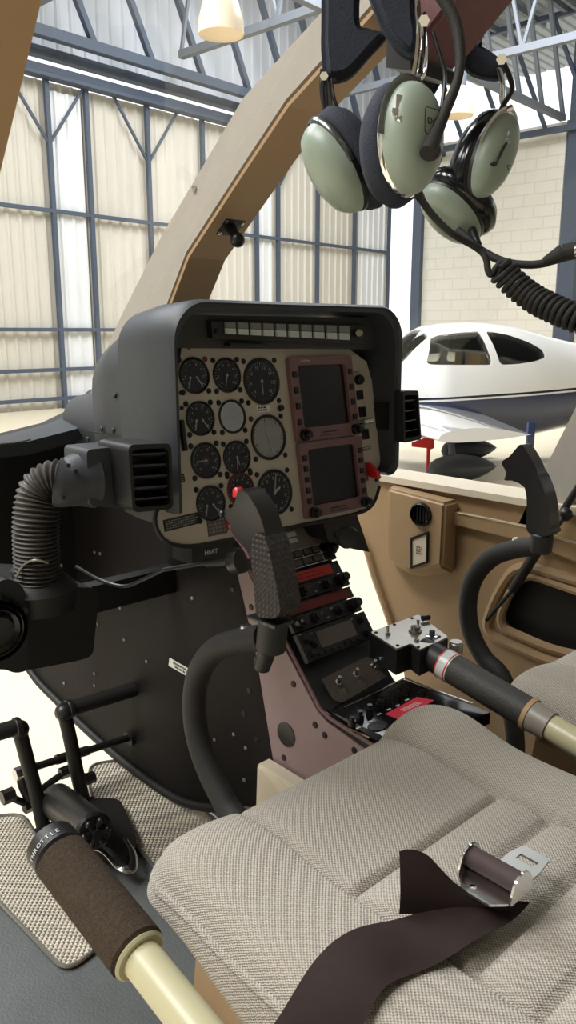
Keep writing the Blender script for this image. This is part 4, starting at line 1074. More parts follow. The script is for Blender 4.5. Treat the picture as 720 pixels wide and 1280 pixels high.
# toggle panel: brown-grey plate
tp = [(402, 849), (457, 821), (467, 826), (484, 845), (427, 879), (417, 876)]
bm = NB(); add_prism(bm, round_poly([f1(u, v, .004) for u, v in tp], .004), F1.n * .003); TPn = obj('toggle_panel', bm, plated, CP)
for u, v in ((422, 853), (444, 843), (466, 832)):
    q = F1.st(u, v, .007); Mq = F1.M @ Matrix.Translation((q.x, q.y, .007))
    bm = NB(); add_lathe(bm, Mq, [(.0055, 0), (.0055, .002), (.003, .003), (.003, .001)], 14, cap=False); tg = obj('toggle_switch', bm, steel, TPn) if False else obj('toggle_switch', bm, steel, TPn)
    bm = NB(); add_cyl(bm, Mq @ V((0, 0, 0)), Mq @ V((-.003, .006, .014)), .0018, .003, n=8)
    o = obj('toggle_lever', bm, steel, TPn)
bm = NB()
for u, v in ((430, 864), (452, 853), (474, 842)):
    q = F1.st(u, v, .007); add_dashes(bm, F1.M @ Matrix.Translation((q.x, q.y, .0072)), .018, .010, 3, int(u))
obj('print', bm, orange if False else alum, TPn)
# aft knob panel (glossy black) on nearly level face, z about .47
F2 = Frame((0, 0, pB.z + .004), (1, 0, 0), (0, 1, 0))
def g(u, v, h=0): q = F2.st(u, v); return F2.p(q.x, q.y, h)
bm = NB(); add_prism(bm, [V((PXL + .003, -.150, F2.o.z)), V((PXR + .008, -.160, F2.o.z)), V((PXR + .012, -.33, F2.o.z)), V((PXL + .003, -.30, F2.o.z))], (0, 0, -.02)); KP = obj('knob_panel', bm, blackgloss, CP)
bm = NB(); add_tube(bm, [g(430, 885, .001), g(468, 867, .001), g(506, 848, .001)], .0012, n=6); add_tube(bm, [g(506, 848, .001), g(540, 862, .001), g(590, 880, .001)], .0015, n=6); obj('panel_edge', bm, steel, KP)
for u, v in ((440, 901), (450, 893), (462, 885), (474, 879), (485, 875), (497, 868), (508, 862)):
    q = F2.st(u, v + 6); fknob(KP, q.x, q.y, .0062, .014, .0, fr=F2)
bm = NB()
for u, v in ((444, 908), (459, 900), (470, 891), (482, 885), (493, 880), (505, 873)):
    q = F2.st(u + 4, v + 2); add_box(bm, (q.x, q.y, .0004), (.008, .003, .0005), F2.M)
obj('print', bm, greyw, KP)
bm = NB(); add_prism(bm, [g(482, 893), (g(521, 872)), g(543, 876), g(500, 900)], (0, 0, .0012)); rp = obj('red_placard', bm, pinkl, KP)
q1, q2 = F2.st(500, 890), F2.st(535, 874); bm = NB(); an = math.atan2((q2 - q1).y, (q2 - q1).x)
add_dashes(bm, F2.M @ Matrix.Translation(((q1.x + q2.x) / 2 - .004, (q1.y + q2.y) / 2, .0014)) @ Matrix.Rotation(an, 4, 'Z'), .05, .010, 3, 31, .35); obj('print', bm, white, rp)
q = F2.st(528, 866); fknob(KP, q.x, q.y, .006, .005, 0, fr=F2)
q = F2.st(472, 908); bm = NB(); add_lathe(bm, F2.M @ Matrix.Translation((q.x, q.y, 0)), [(.018, 0), (.018, .0015), (.015, .002), (.012, .001), (0, .001)], 24, sy=.7); obj('round_cover', bm, black, KP)
# cream box at the pedestal foot
bm = NB(); q = pl3([(320, 954), (318, 1020), (372, 1020), (378, 990)], lambda u, v: PX(u, v, -.10)); add_prism(bm, q, (.03, 0, 0)); bmesh.ops.bevel(bm, geom=list(bm.edges), offset=.004, segments=2, affect='EDGES')
t = thing('document_box', 'cream plastic box at the foot of the mauve pedestal side', 'box', q[1]); obj('box_body', bm, creamb, t)
bm = NB(); a, b = PX(346, 967, -.09), PX(368, 981, -.09); add_tube(bm, [a + V((.004, 0, .001)), b + V((.004, 0, .001))], .003, sub=0, n=6); obj('slot', bm, knobm, t)
# keel label
bm = NB(); lq = pl3([(212, 822), (240, 838), (239, 848), (211, 832)], lambda u, v: PX(u, v, KX - .0005)); add_prism(bm, lq, (-.0006, 0, 0)); t = tag(obj('ballast_label', bm, white), 'narrow white printed label on the dark keel wall', 'label')
ax = (lq[1] - lq[0]).normalized(); ay = V((-1, 0, 0)).cross(ax); cc = sum(lq, V()) / 4
for k, s in enumerate(('MAXIMUM FUEL', 'BALLAST IN')):
    text('print', s, .0062, mtx(cc + ay * (.0032 - .0066 * k) * (1 if ay.z > 0 else -1) + V((-.001, 0, 0)), ax, ay if ay.z > 0 else -ay, V((-1, 0, 0))), knobm, t)
# ================================================================== VENTS, HOSE, BLOWER
def pv(pts, y): return [PY(u, v, y) for u, v in pts]
t = thing('air_vent', 'rectangular louvred air outlet with neck at the left of the instrument panel', 'air vent', PY(160, 640, -.03), 'louvred outlets beside the instrument panel')
bm = NB(); A = pv([(108, 562), (166, 557), (170, 638), (112, 632)], -.03); add_prism(bm, round_poly([p for p in A], .008), (0, .06, 0)); obj('vent_body', bm, shroud, t)
# outlet head: deeper box nearest us
h0 = pv([(160, 556), (214, 554), (217, 636), (166, 641)], -.075)
bm = NB(); hp = round_poly(h0, .010); hc = sum(h0, V()) / 4
add_prism(bm, hp, (0, .075, 0), holes=[[p.lerp(hc, .14) for p in hp]]); obj('outlet_frame', bm, black, t)
bm = NB(); add_prism(bm, [p.lerp(hc, .1) + V((0, .03, 0)) for p in hp], (0, .01, 0)); obj('outlet_back', bm, knobm, t)
for k in range(5):
    s = (k + 1) / 6; a, b = h0[0].lerp(h0[3], s), h0[1].lerp(h0[2], s); a, b = a.lerp(b, .07), b.lerp(a, .07)
    bm = NB(); add_prism(bm, [a + V((0, .006, 0)), b + V((0, .006, 0)), b + V((0, .022, -.006)), a + V((0, .022, -.006))], (0, .0, .0025)); obj('louvre', bm, shroud, t)
bm = NB(); add_tube(bm, [PY(112, 598, 0), PY(98, 600, 0), PY(82, 604, .0), PY(72, 603, .005)], [.040, .036, .031, .033], n=24); obj('neck', bm, shroud, t)
bm = NB()
for u, v in ((86, 582), (95, 589), (80, 622)): add_cyl(bm, PY(u, v, -.034), PY(u, v, -.028), .003, n=6)
obj('bolt', bm, knobm, t)
t = thing('air_vent', 'black louvred air outlet on the right edge of the panel hood', 'air vent', PY(515, 520, -.05), 'louvred outlets beside the instrument panel')
h0 = pv([(504, 489), (523, 488), (527, 549), (505, 554)], -.06); hp = round_poly(h0, .006); hc = sum(h0, V()) / 4
bm = NB(); add_prism(bm, hp, (0, .05, 0), holes=[[p.lerp(hc, .16) for p in hp]]); obj('outlet_frame', bm, black, t)
bm = NB(); add_prism(bm, [p.lerp(hc, .1) + V((0, .03, 0)) for p in hp], (0, .01, 0)); add_box(bm, hc + V((-.02, .05, 0)), (.02, .04, .05)); obj('outlet_back', bm, knobm, t)
for k in range(4):
    s = (k + 1) / 5; a, b = h0[0].lerp(h0[3], s), h0[1].lerp(h0[2], s); a, b = a.lerp(b, .1), b.lerp(a, .1)
    bm = NB(); add_prism(bm, [a + V((0, .006, 0)), b + V((0, .006, 0)), b + V((0, .018, -.003)), a + V((0, .018, -.003))], (0, 0, .0015)); obj('louvre', bm, greysteel, t)
bm = NB(); P = smooth_path([PD(90, 603, 1.12), PD(66, 604, 1.12), PD(50, 618, 1.12), PD(45, 650, 1.12), PD(46, 700, 1.13), PD(48, 745, 1.14)], 40)
def resample(P, n):
    L_ = [0]
    for a, b in zip(P, P[1:]): L_.append(L_[-1] + (b - a).length)
    out = []; j = 0
    for k in range(n + 1):
        q = L_[-1] * k / n
        while j < len(P) - 2 and L_[j + 1] < q: j += 1
        f = (q - L_[j]) / max(L_[j + 1] - L_[j], 1e-9); out.append(P[j].lerp(P[j + 1], f))
    return out
P = resample(P, 264)
add_tube(bm, P, lambda t_: .0305 + .0022 * math.sin(t_ * 2 * math.pi * 33), sub=0, n=28, cap=False)
hosem = mat('duct_hose', (58, 54, 50), .5, var=.15)
tag(obj('duct_hose', bm, hosem), 'ribbed flexible duct hose bending from the left air vent down to the blower', 'hose')
t = thing('defog_blower', 'black blower box with round ribbed cap at the left edge, under the hose', 'blower', PY(60, 830, .16))
bm = NB(); bl = pv([(-40, 745), (10, 722), (28, 732), (33, 745), (36, 838), (20, 842), (-40, 820)], .06); add_prism(bm, round_poly(bl, .02), (0, .05, 0)); obj('front_flange', bm, black, t)
bm = NB(); add_prism(bm, round_poly(pv([(-60, 728), (125, 735), (116, 820), (98, 826), (34, 838), (-60, 835)], .12), .02), (0, .16, 0)); obj('blower_housing', bm, nosem, t)
bm = NB(); add_box(bm, (-.17, .25, .60), (.21, .03, .05), bev=.003); obj('mount_bracket', bm, nosem, t)
cc = PY(-8, 786, .058); Mb = FR(cc, (0, -1, 0)); rr = (PY(-8, 745, .058) - PY(-8, 826, .058)).length / 2
bm = NB(); add_lathe(bm, Mb, [(rr, 0), (rr, .008), (rr * .93, .014), (rr * .86, .008), (rr * .80, .014), (rr * .7, .010), (rr * .66, .016), (rr * .5, .012), (rr * .45, .018), (0, .02)], 40); obj('ribbed_cap', bm, blackgloss, t)
for k in range(6):
    a = k * math.pi / 3 + .4; bm = NB(); add_lathe(bm, Mb @ Matrix.Translation((rr * 1.0 * math.cos(a), rr * math.sin(a), .006)), [(.005, 0), (.004, .006), (0, .007)], 8); obj('bolt', bm, steel if k == 4 else knobm, t)
bm = NB(); add_tube(bm, [PD(20, 722, 1.1), PD(30, 706, 1.1), PD(45, 700, 1.09), PD(60, 704, 1.1)], .0016, n=6); obj('clamp_wire', bm, alum, t)
bm = NB(); add_lathe(bm, FR(PD(48, 735, 1.15), (0, 0, 1)), [(.05, -.03), (.055, 0), (.045, .012), (.036, .02), (.036, .03)], 24); obj('hose_collar', bm, nosem, t)
# ================================================================== CYCLIC STICKS
def cyclic(label, X, px, gs, tube, top, kind=0):
    """px = grip spine (pixels, top to bottom) on plane X; everything is built in that plane"""
    t = thing('cyclic_stick', label, 'control stick', PX(*tube[-1], X), 'cyclic sticks')
    P = [PX(u, v, X) for u, v in px]
    # grip body, elliptical section sweeping
    bm = NB(); add_tube(bm, P, gs, n=20, sub=6, flat=(.86, 1.0), up=(1, 0, 0)); gr = obj('grip', bm, grip if kind == 0 else gripsm, t)
    return t, P
def tubepart(t, X, pts, r, extra=()):
    P = [PX(u, v, X) for u, v in pts] + [V(e) for e in extra]
    bm = NB(); add_tube(bm, P, r, n=20, sub=8, cap=True); return obj('stick_tube', bm, rubber, t)
# left
XC = -.24
t = thing('cyclic_stick', 'nearer cyclic stick with diamond-knurled grip in front of the gauges', 'control stick', (XC, -.1, .2), 'cyclic sticks')
def outline(bm, pts, X, th, bev):
    P = [PX(u, v, X - th / 2) for u, v in pts]; add_prism(bm, P, (th, 0, 0)); bm.verts.ensure_lookup_table()
    es = [e for e in bm.edges if abs((e.verts[0].co - e.verts[1].co).x) < 1e-6 and any(abs(f.normal.x) > .9 for f in e.link_faces) and any(abs(f.normal.x) < .5 for f in e.link_faces)]
    bmesh.ops.bevel(bm, geom=es, offset=bev, segments=4, affect='EDGES', clamp_overlap=True); return bm
def gpx(pts, off): return [(u + off[0], v + off[1]) for u, v in pts]
lower = smooth2 = None
def spline2(pts, sub=5, closed=True):
    P = [V((a, b, 0)) for a, b in pts]; n = len(P); out = []
    for i in range(n):
        p0, p1, p2, p3 = P[i - 1], P[i], P[(i + 1) % n], P[(i + 2) % n]
        for k in range(sub):
            q = k / sub; r_ = .5 * ((2 * p1) + (p2 - p0) * q + (2 * p0 - 5 * p1 + 4 * p2 - p3) * q * q + (3 * p1 - p0 - 3 * p2 + p3) * q ** 3); out.append((r_.x, r_.y))
    return out
def cyclic_build(t, X, dx, dy, s, palm_mat, head_rel=True, th=.036):
    T = lambda pts: [(dx + (u - 300) * s, dy + (v - 615) * s) for u, v in pts]
    # head: pistol shape with finger hook towards the left
    head = T([(298, 613), (308, 617), (320, 634), (328, 654), (333, 676), (334, 700), (326, 706), (313, 697), (306, 684), (296, 675), (289, 665), (287, 655), (279, 644), (281, 637), (291, 633)])
    bm = NB(); outline(bm, spline2(head), X, th * .85, .007); obj('grip_head', bm, gripsm, t)
    palm = T([(316, 672), (326, 666), (334, 680), (340, 705), (346, 735), (350, 762), (345, 772), (335, 773), (321, 769), (318, 745), (316, 720), (313, 695)])
    bm = NB(); outline(bm, spline2(palm), X, th, .012); obj('grip', bm, palm_mat, t)
    # ribbed back strap
    bk = T([(331, 656), (338, 672), (344, 690), (350, 712), (355, 735), (359, 760)])
    P = smooth_path([PX(u, v, X) for u, v in bk], 8)
    bm = NB()
    for i in range(0, len(P) - 1, 2):
        tt_ = (P[i + 1] - P[i]).normalized(); Mx = mtx(P[i], V((1, 0, 0)), V((1, 0, 0)).cross(tt_), tt_) if False else None
        x_ = V((1, 0, 0)); z_ = tt_; y_ = z_.cross(x_).normalized(); add_box(bm, (0, 0, 0), (th * .8, .012 * s, .0028), mtx(P[i], x_, y_, z_), bev=.0008)
    obj('ribbed_strap', bm, knobm, t)
    # top button
    a = PX(*T([(299, 622)])[0], X); b = PX(*T([(297, 609)])[0], X)
    bm = NB(); add_cyl(bm, a, b, .0085 * s, .007 * s, n=16, bev=.002); obj('trim_button', bm, red, t)
    a = PX(*T([(289, 640)])[0], X); bm = NB(); add_ball(bm, a + V((-th * .42, 0, 0)), .005 * s); obj('side_button', bm, knobm, t)
    # hat edges
    bm = NB(); tr = T([(287, 656), (292, 668), (300, 678), (307, 688), (312, 698)]); add_tube(bm, [PX(u, v, X - th * .3) for u, v in tr], .0022, n=8, flat=(1, 1)); obj('trigger', bm, maroon, t)
    lip = T([(321, 770), (338, 774), (356, 772)]); bm = NB(); pts = [PX(u, v, X) for u, v in lip]; add_box(bm, pts[1], (th * .95, (pts[0] - pts[2]).length * .98, .005), bev=.002); obj('grip_flange', bm, gripsm, t)
    return T
T = cyclic_build(t, XC, 300, 615, 1, grip)
bm = NB(); add_cyl(bm, PX(342, 774, XC), PX(338, 812, XC), .0195, .0200, n=24, bev=.002); add_cyl(bm, PX(338, 800, XC), PX(327, 836, XC), .013, .011, n=16, bev=.002); obj('collar', bm, black, t)
c0 = PX(336, 796, XC)
bm = NB(); add_tube(bm, [PX(u, v, XC) for u, v in ((330, 797), (300, 801), (270, 812), (250, 838), (243, 875), (247, 920), (262, 965), (284, 1008), (305, 1040))] + [V((XC, -.135, .26)), V((XC, -.14, .16))], .0178, n=22); obj('stick_tube', bm, rubber, t)
bm = NB(); add_lathe(bm, FR(PX(308, 782, XC), (0, -.2, 1)), [(.008, -.004), (.008, 0), (0, .004)], 14); obj('screw', bm, steel, t)
bm = NB(); add_lathe(bm, FR(V((XC, -.138, FZ)), (0, 0, 1)), [(.05, 0), (.045, .02), (.03, .03), (.033, .04), (.024, .055), (.018, .07)], 24); obj('rubber_boot', bm, rubber, t)
XD = .39
t = thing('cyclic_stick', 'farther cyclic stick with smooth black grip, standing by the right door', 'control stick', (XD, -.2, .2), 'cyclic sticks')
def cyc2(t, X, th=.036):
    head = [(650, 556), (658, 564), (668, 582), (676, 605), (680, 622), (668, 628), (661, 616), (651, 606), (640, 601), (631, 600), (633, 590), (627, 578), (637, 570)]
    bm = NB(); outline(bm, spline2(head), X, th * .85, .007); obj('grip_head', bm, gripsm, t)
    palm = [(655, 600), (668, 590), (678, 608), (684, 630), (687, 660), (688, 668), (676, 671), (659, 664), (658, 640), (658, 622)]
    bm = NB(); outline(bm, spline2(palm), X, th, .011); obj('grip', bm, gripsm, t)
    P = smooth_path([PX(u, v, X) for u, v in ((664, 572), (673, 590), (681, 612), (687, 636), (691, 662))], 8); bm = NB()
    for i in range(0, len(P) - 1, 2):
        z_ = (P[i + 1] - P[i]).normalized(); x_ = V((1, 0, 0)); add_box(bm, (0, 0, 0), (th * .6, .010, .0026), mtx(P[i], x_, z_.cross(x_).normalized(), z_), bev=.0008)
    obj('ribbed_strap', bm, knobm, t)
    bm = NB(); add_cyl(bm, PX(653, 568, X), PX(653, 556, X), .009, .007, n=16, bev=.002); obj('trim_button', bm, maroon, t)
    bm = NB(); add_tube(bm, [PX(632, 600, X - .01), PX(634, 590, X - .01), PX(629, 580, X - .01)], .003, n=8); obj('trigger', bm, maroon, t)
    bm = NB(); add_cyl(bm, PX(678, 666, X), PX(675, 690, X), .0205, .020, n=24, bev=.003); obj('collar', bm, black, t)
    bm = NB(); add_tube(bm, [PX(u, v, X) for u, v in ((672, 683), (645, 686), (615, 697), (593, 722), (585, 755), (589, 790), (605, 822), (630, 852))] + [V((X, -.22, .28)), V((X, -.22, .16))], .0178, n=22); obj('stick_tube', bm, rubber, t)
    bm = NB(); add_lathe(bm, FR(PX(646, 674, X), (0, -.2, 1)), [(.008, -.004), (.008, 0), (0, .004)], 14); obj('screw', bm, steel, t)
    bm = NB(); add_lathe(bm, FR(V((X, -.22, FZ)), (0, 0, 1)), [(.05, 0), (.045, .02), (.03, .03), (.033, .04), (.024, .055), (.018, .07)], 24); obj('rubber_boot', bm, rubber, t)
cyc2(t, XD)
# ================================================================== COLLECTIVES
t = thing('collective_lever', 'collective lever with thick foam grip and cream tube at the lower left', 'control lever', PX(180, 1185, -.57), 'collective levers')
XQ = -.545
a, b = PX(77, 1072, XQ), PX(173, 1193, XQ); dd = (b - a).normalized()
rF = .0295
bm = NB(); add_cyl(bm, a, b, rF, rF * .98, n=36, bev=.003); obj('foam_grip', bm, foam, t)
bm = NB(); add_cyl(bm, a - dd * .028, a, rF * .97, rF * 1.0, n=36, bev=.003); cap_ = obj('throttle_cap', bm, black, t)
bm = NB(); add_cyl(bm, b, b + dd * .005, rF * .92, rF * .9, n=36, bev=.002); obj('end_ring', bm, cream, t)
bm = NB(); add_cyl(bm, b, b + dd * .5, .0195, .0195, n=32); obj('lever_tube', bm, cream, t)
e_ = b + dd * .48; bm = NB(); add_box(bm, (e_.x, e_.y, (e_.z + FZ) / 2), (.03, .05, e_.z - FZ), bev=.004); obj('pivot_mount', bm, beige, t)
# THROTTLE lettering wrapped on the cap
y_ = dd; outv = (CAM - a); outv = (outv - y_ * outv.dot(y_)).normalized(); rt = y_.cross(outv)
for k, ch in enumerate('THROTTLE'):
    an = -(k - 3.5) * .2 + .25; o_ = outv * math.cos(an) - rt * math.sin(an) * (1); 
    nrm = (outv * math.cos(an) + rt * math.sin(an)).normalized(); tx = y_.cross(nrm).normalized()
    up_v = -y_
    xx = up_v.cross(nrm).normalized()
    text('letter', ch, .0075, mtx(a - dd * .010 + nrm * (rF * 1.0 + .0004), xx, up_v, nrm), greyw, cap_)
t = thing('collective_lever', 'collective lever with metal switch box and black wrapped grip between the seats', 'control lever', PX(690, 905, .1), 'collective levers')
XK = .115
a, b = PX(560, 832, XK), PX(662, 893, XK); dd = (b - a).normalized(); rK = .0245
bm = NB(); add_cyl(bm, a, b, rK, n=32, bev=.002); obj('wrapped_grip', bm, leather, t)
bm = NB(); add_cyl(bm, a - dd * .055, a + dd * .0, rK * .98, n=28, bev=.002); obj('throttle_sleeve', bm, black, t)
bm = NB(); add_cyl(bm, a - dd * .008, a + dd * .012, rK * 1.03, n=32); obj('label_band', bm, greyw, t)
for k in (0, .019):
    bm = NB(); add_cyl(bm, a - dd * (.009 - k * .9), a - dd * (.007 - k * .9), rK * 1.05, n=32); obj('red_stripe', bm, red, t)
bm = NB(); add_cyl(bm, b, b + dd * .035, rK * .98, rK * .92, n=28); obj('grey_wrap', bm, plate, t)
bm = NB(); add_cyl(bm, b - dd * .003, b + dd * .004, rK * 1.04, n=28); obj('tape_ring', bm, brownp, t)
bm = NB(); add_cyl(bm, b + dd * .035, b + dd * .5, rK * .8, n=28); obj('lever_tube', bm, cream, t)
ZB = .555
topq = [(464, 791), (474, 783), (522, 770), (532, 773), (561, 797), (553, 801), (527, 814), (517, 805), (497, 813)]
TQ = [PZ(u, v, ZB) for u, v in [(463, 792), (523, 770), (560, 798), (525, 814), (514, 806), (496, 813)]]
bm = NB(); add_prism(bm, round_poly(TQ, .005, 3), (0, 0, .003)); tp_ = obj('switch_plate', bm, alum, t)
bm = NB(); add_prism(bm, [p + V((0, 0, -.0005)) for p in TQ], (0, 0, -.042)); obj('switch_box', bm, black, t)
bm = NB(); add_cyl(bm, PZ(545, 818, ZB - .03), a - dd * .05, .02, rK * .95, n=24); obj('box_neck', bm, black, t)
for u, v in ((470, 791), (493, 781), (515, 773), (549, 796), (497, 807), (523, 809)): screw(FR(PZ(u, v, ZB + .003), (0, 0, 1)), tp_, .003, screwm)
for u, v, h_ in ((485, 793, .014), (523, 784, .012), (518, 792, .012), (521, 801, .006)):
    p = PZ(u, v, ZB + .003); bm = NB(); add_cyl(bm, p, p + V((0, 0, .004)), .0045, n=6); add_cyl(bm, p, p + V((.002, .003, h_)), .0015, .0028, n=8); obj('toggle_switch', bm, alum, tp_)
p = PZ(519, 790, ZB + .003); bm = NB(); add_lathe(bm, FR(p, (0, 0, 1)), [(.011, 0), (.011, .003), (.006, .004), (.008, .010), (0, .011)], 8); obj('four_way_switch', bm, plated, tp_)
p = PZ(540, 796, ZB + .003); bm = NB(); add_lathe(bm, FR(p, (0, 0, 1)), [(.011, 0), (.011, .002), (.008, .003), (.006, .003)], 20); obj('button_ring', bm, chrome, tp_)
bm = NB(); add_cyl(bm, p, p + V((0, 0, .011)), .005, n=14, bev=.001); obj('start_button', bm, navy, tp_)
p = PZ(570, 803, ZB - .01); bm = NB(); add_cyl(bm, p - V((0, 0, .02)), p, .012, n=20, bev=.001); add_cyl(bm, p, p + V((0, 0, .002)), .010, n=20); obj('side_knob', bm, alum, t)
bm = NB(); p = PZ(528, 773, ZB + .01); add_cyl(bm, p, p + V((.014, -.004, .0)), .005); obj('side_lever', bm, knobm, t)
# ================================================================== SEAT BELT
ZS = .512
SB = thing('seat_belt', 'dark brown seat belt with steel buckle lying on the nearer seat', 'seat belt', PZ(620, 1130, ZS))
Lp = [(335, 1300), (345, 1280), (390, 1205), (442, 1167), (502, 1146), (560, 1138), (610, 1128)]; Rp = [(450, 1300), (454, 1280), (480, 1242), (520, 1216), (575, 1192), (630, 1158), (662, 1130)]
Ls = smooth_path([PZ(u, v, ZS + .004) for u, v in Lp], 8); Rs = smooth_path([PZ(u, v, ZS + .002) for u, v in Rp], 8)
bm = NB(); g_ = []
for i, (a, b) in enumerate(zip(Ls, Rs)):
    row = []
    for k in range(7):
        s = k / 6; p = a.lerp(b, s); p.z += .004 * math.sin(math.pi * s) + .003 * math.sin(i * .35 + s * 2) + .002
        row.append(bm.verts.new(p))
    g_.append(row)
for a, b in zip(g_, g_[1:]):
    for k in range(6): bm.faces.new((a[k], a[k + 1], b[k + 1], b[k]))
bmesh.ops.solidify(bm, geom=list(bm.faces), thickness=.0022); obj('strap', bm, belt, SB)
# standing fold
b0, b1 = PZ(499, 1143, ZS + .004), PZ(640, 1140, ZS + .004); nrm = (b1 - b0).cross(V((0, 0, 1))).normalized()
lean = .12
def PV(u, v): return hit(u, v, b0, nrm + V((0, 0, lean)))
top = smooth_path([PV(u, v) for u, v in ((499, 1064), (508, 1062), (521, 1063), (536, 1070), (553, 1088), (572, 1106), (600, 1122), (632, 1133))], 5)
bot = [b0.lerp(b1, i / (len(top) - 1)) for i in range(len(top))]
bm = NB(); g_ = []
for i, (a, b) in enumerate(zip(top, bot)):
    g_.append([bm.verts.new(a.lerp(b, k / 6) + nrm * (.006 * math.sin(math.pi * k / 6) * (1 - i / len(top)))) for k in range(7)])
for a, b in zip(g_, g_[1:]):
    for k in range(6): bm.faces.new((a[k], a[k + 1], b[k + 1], b[k]))
bmesh.ops.solidify(bm, geom=list(bm.faces), thickness=.0025); obj('folded_webbing', bm, belt, SB)
# buckle
buckm = mat('buckle_steel', (150, 150, 148), .35, .8, var=.04)
ZBk = ZS + .024
ra, rb = PZ(590, 1072, ZBk + .012), PZ(650, 1106, ZBk + .012)
xa_ = (rb - ra).normalized(); Wd = (rb - ra).length; ya_ = V((0, 0, 1)).cross(xa_).normalized()  # plate points away
if ya_.dot(PZ(690, 1085, ZBk) - PZ(620, 1090, ZBk)) < 0: ya_ = -ya_
MB_ = mtx(ra.lerp(rb, .5) - V((0, 0, .012)), xa_, ya_, xa_.cross(ya_) if xa_.cross(ya_).z > 0 else -xa_.cross(ya_))
def bp3(pts, z): return [MB_ @ V((x, y, z)) for x, y in pts]
hw = Wd / 2 + .001
bm = NB(); add_prism(bm, round_poly(bp3([(-hw, .012), (-hw, -.020), (-hw * .55, -.034), (hw * .55, -.034), (hw, -.020), (hw, .012)], 0), .003, 2), MB_.to_3x3() @ V((0, 0, .0025)), holes=[bp3([(-.008 + .0035 * math.cos(a), -.024 + .0035 * math.sin(a)) for a in [k * math.pi / 5 for k in range(10)]], 0)]); bk_ = obj('buckle_plate', bm, chrome, SB)
for s in (-1, 1):
    bm = NB(); P = [MB_ @ V((s * hw, y, z)) for y, z in ((.014, 0), (.018, .012), (.010, .024), (-.004, .027), (-.014, .020), (-.020, .002), (-.018, 0))]
    add_prism(bm, round_poly(P, .004, 2), MB_.to_3x3() @ V((s * .0022, 0, 0))); obj('buckle_side', bm, chrome, SB)
bm = NB(); add_cyl(bm, MB_ @ V((-hw, 0, .013)), MB_ @ V((hw, 0, .013)), .0105, n=24); obj('webbing_roll', bm, belt, SB)
bm = NB(); add_prism(bm, round_poly(bp3([(-hw * .35, .010), (hw * .95, .010), (hw * .95, .036), (hw * .8, .062), (-hw * .25, .062), (-hw * .4, .044)], .004), .004, 3), MB_.to_3x3() @ V((0, 0, .0025)), holes=[bp3([(-.002, .038), (.018, .038), (.018, .048), (-.002, .048)], .004)]); obj('tongue', bm, buckm, SB)
# ================================================================== HEADSETS
def cup(t, u, v, dep, outv, longv, a, b, ds, ps, seal_m, logo=False, shell=greend, bracket=True, seal_scale=1.04):
    """a = half length along longv, b = half width, ds = dome depth, ps = pad depth"""
    c = PD(u, v, dep); z = camvec(*outv); y = camvec(*longv); y = (y - z * y.dot(z)).normalized(); x = y.cross(z)
    M = mtx(c, x, y, z)
    prof = [(1.0, 0), (1.0, ds * .25), (.95, ds * .5), (.84, ds * .75), (.62, ds * .93), (.3, ds), (0, ds)]
    bm = NB(); add_lathe(bm, M @ Matrix.Diagonal((b, a, 1, 1)), [(r, z_) for r, z_ in prof], 36); cu = obj('ear_cup', bm, shell, t, smooth=70)
    sp_ = [(.98, 0), (1.06 * seal_scale, -ps * .25), (1.10 * seal_scale, -ps * .55), (1.0, -ps * .92), (.82, -ps), (.6, -ps * .8), (.55, -ps * .3), (0, -ps * .25)]
    bm = NB(); add_lathe(bm, M @ Matrix.Diagonal((b, a, 1, 1)), sp_, 36); obj('ear_seal', bm, seal_m, cu, smooth=70)
    bm = NB(); add_lathe(bm, M @ Matrix.Diagonal((b, a, 1, 1)), [(1.02, -.001), (1.03, ds * .08), (1.0, ds * .16)], 36, cap=False); obj('rim', bm, chrome if bracket == 2 else knobm, cu)
    return M, cu, c, x, y, z
def clip(cu, M, x, y, zz, s, ang=0):
    """metal slider clip on the dome"""
    Mc = M @ Matrix.Translation((x, y, zz)) @ Matrix.Rotation(ang, 4, 'Z')
    bm = NB(); add_box(bm, (0, 0, .001), (.008 * s, .026 * s, .002), Mc, bev=.0006); add_box(bm, (0, -.005 * s, .0015), (.018 * s, .007 * s, .003), Mc, bev=.0006); add_cyl(bm, Mc @ V((0, -.012 * s, 0)), Mc @ V((0, -.012 * s, .006)), .004 * s, n=6)
    obj('slider_clip', bm, chrome, cu)
steeldk = mat('steel_band', (120, 124, 124), .2, .9)
def pad(name, t, pxs, dep, th, m=navy):
    """thick padded headband panel: outline in picture-like plane at a real depth, with thickness"""
    P = [PD(u, v, dep) for u, v in spline2(pxs, 4)]
    bm = NB(); add_prism(bm, P, CF * th); nF = CF
    es = [e for e in bm.edges if len(e.link_faces) == 2 and any(abs(f.normal.dot(nF)) > .9 for f in e.link_faces) and any(abs(f.normal.dot(nF)) < .5 for f in e.link_faces)]
    bmesh.ops.bevel(bm, geom=es, offset=th * .35, segments=3, affect='EDGES'); return obj(name, bm, m, t)
HA = thing('aviation_headset', 'nearer green-cupped headset with thick navy head pad, hanging left', 'headset', PD(490, 0, .9), 'green aviation headsets')
# left cup of A
M1, c1, cc1, x1, y1_, z1 = cup(HA, 426, 206, .93, (-.80, -.52, .22), (-.55, .80, .1), .056, .036, .034, .034, navy)
clip(c1, M1, -.004, .018, .0275, .9, .3)
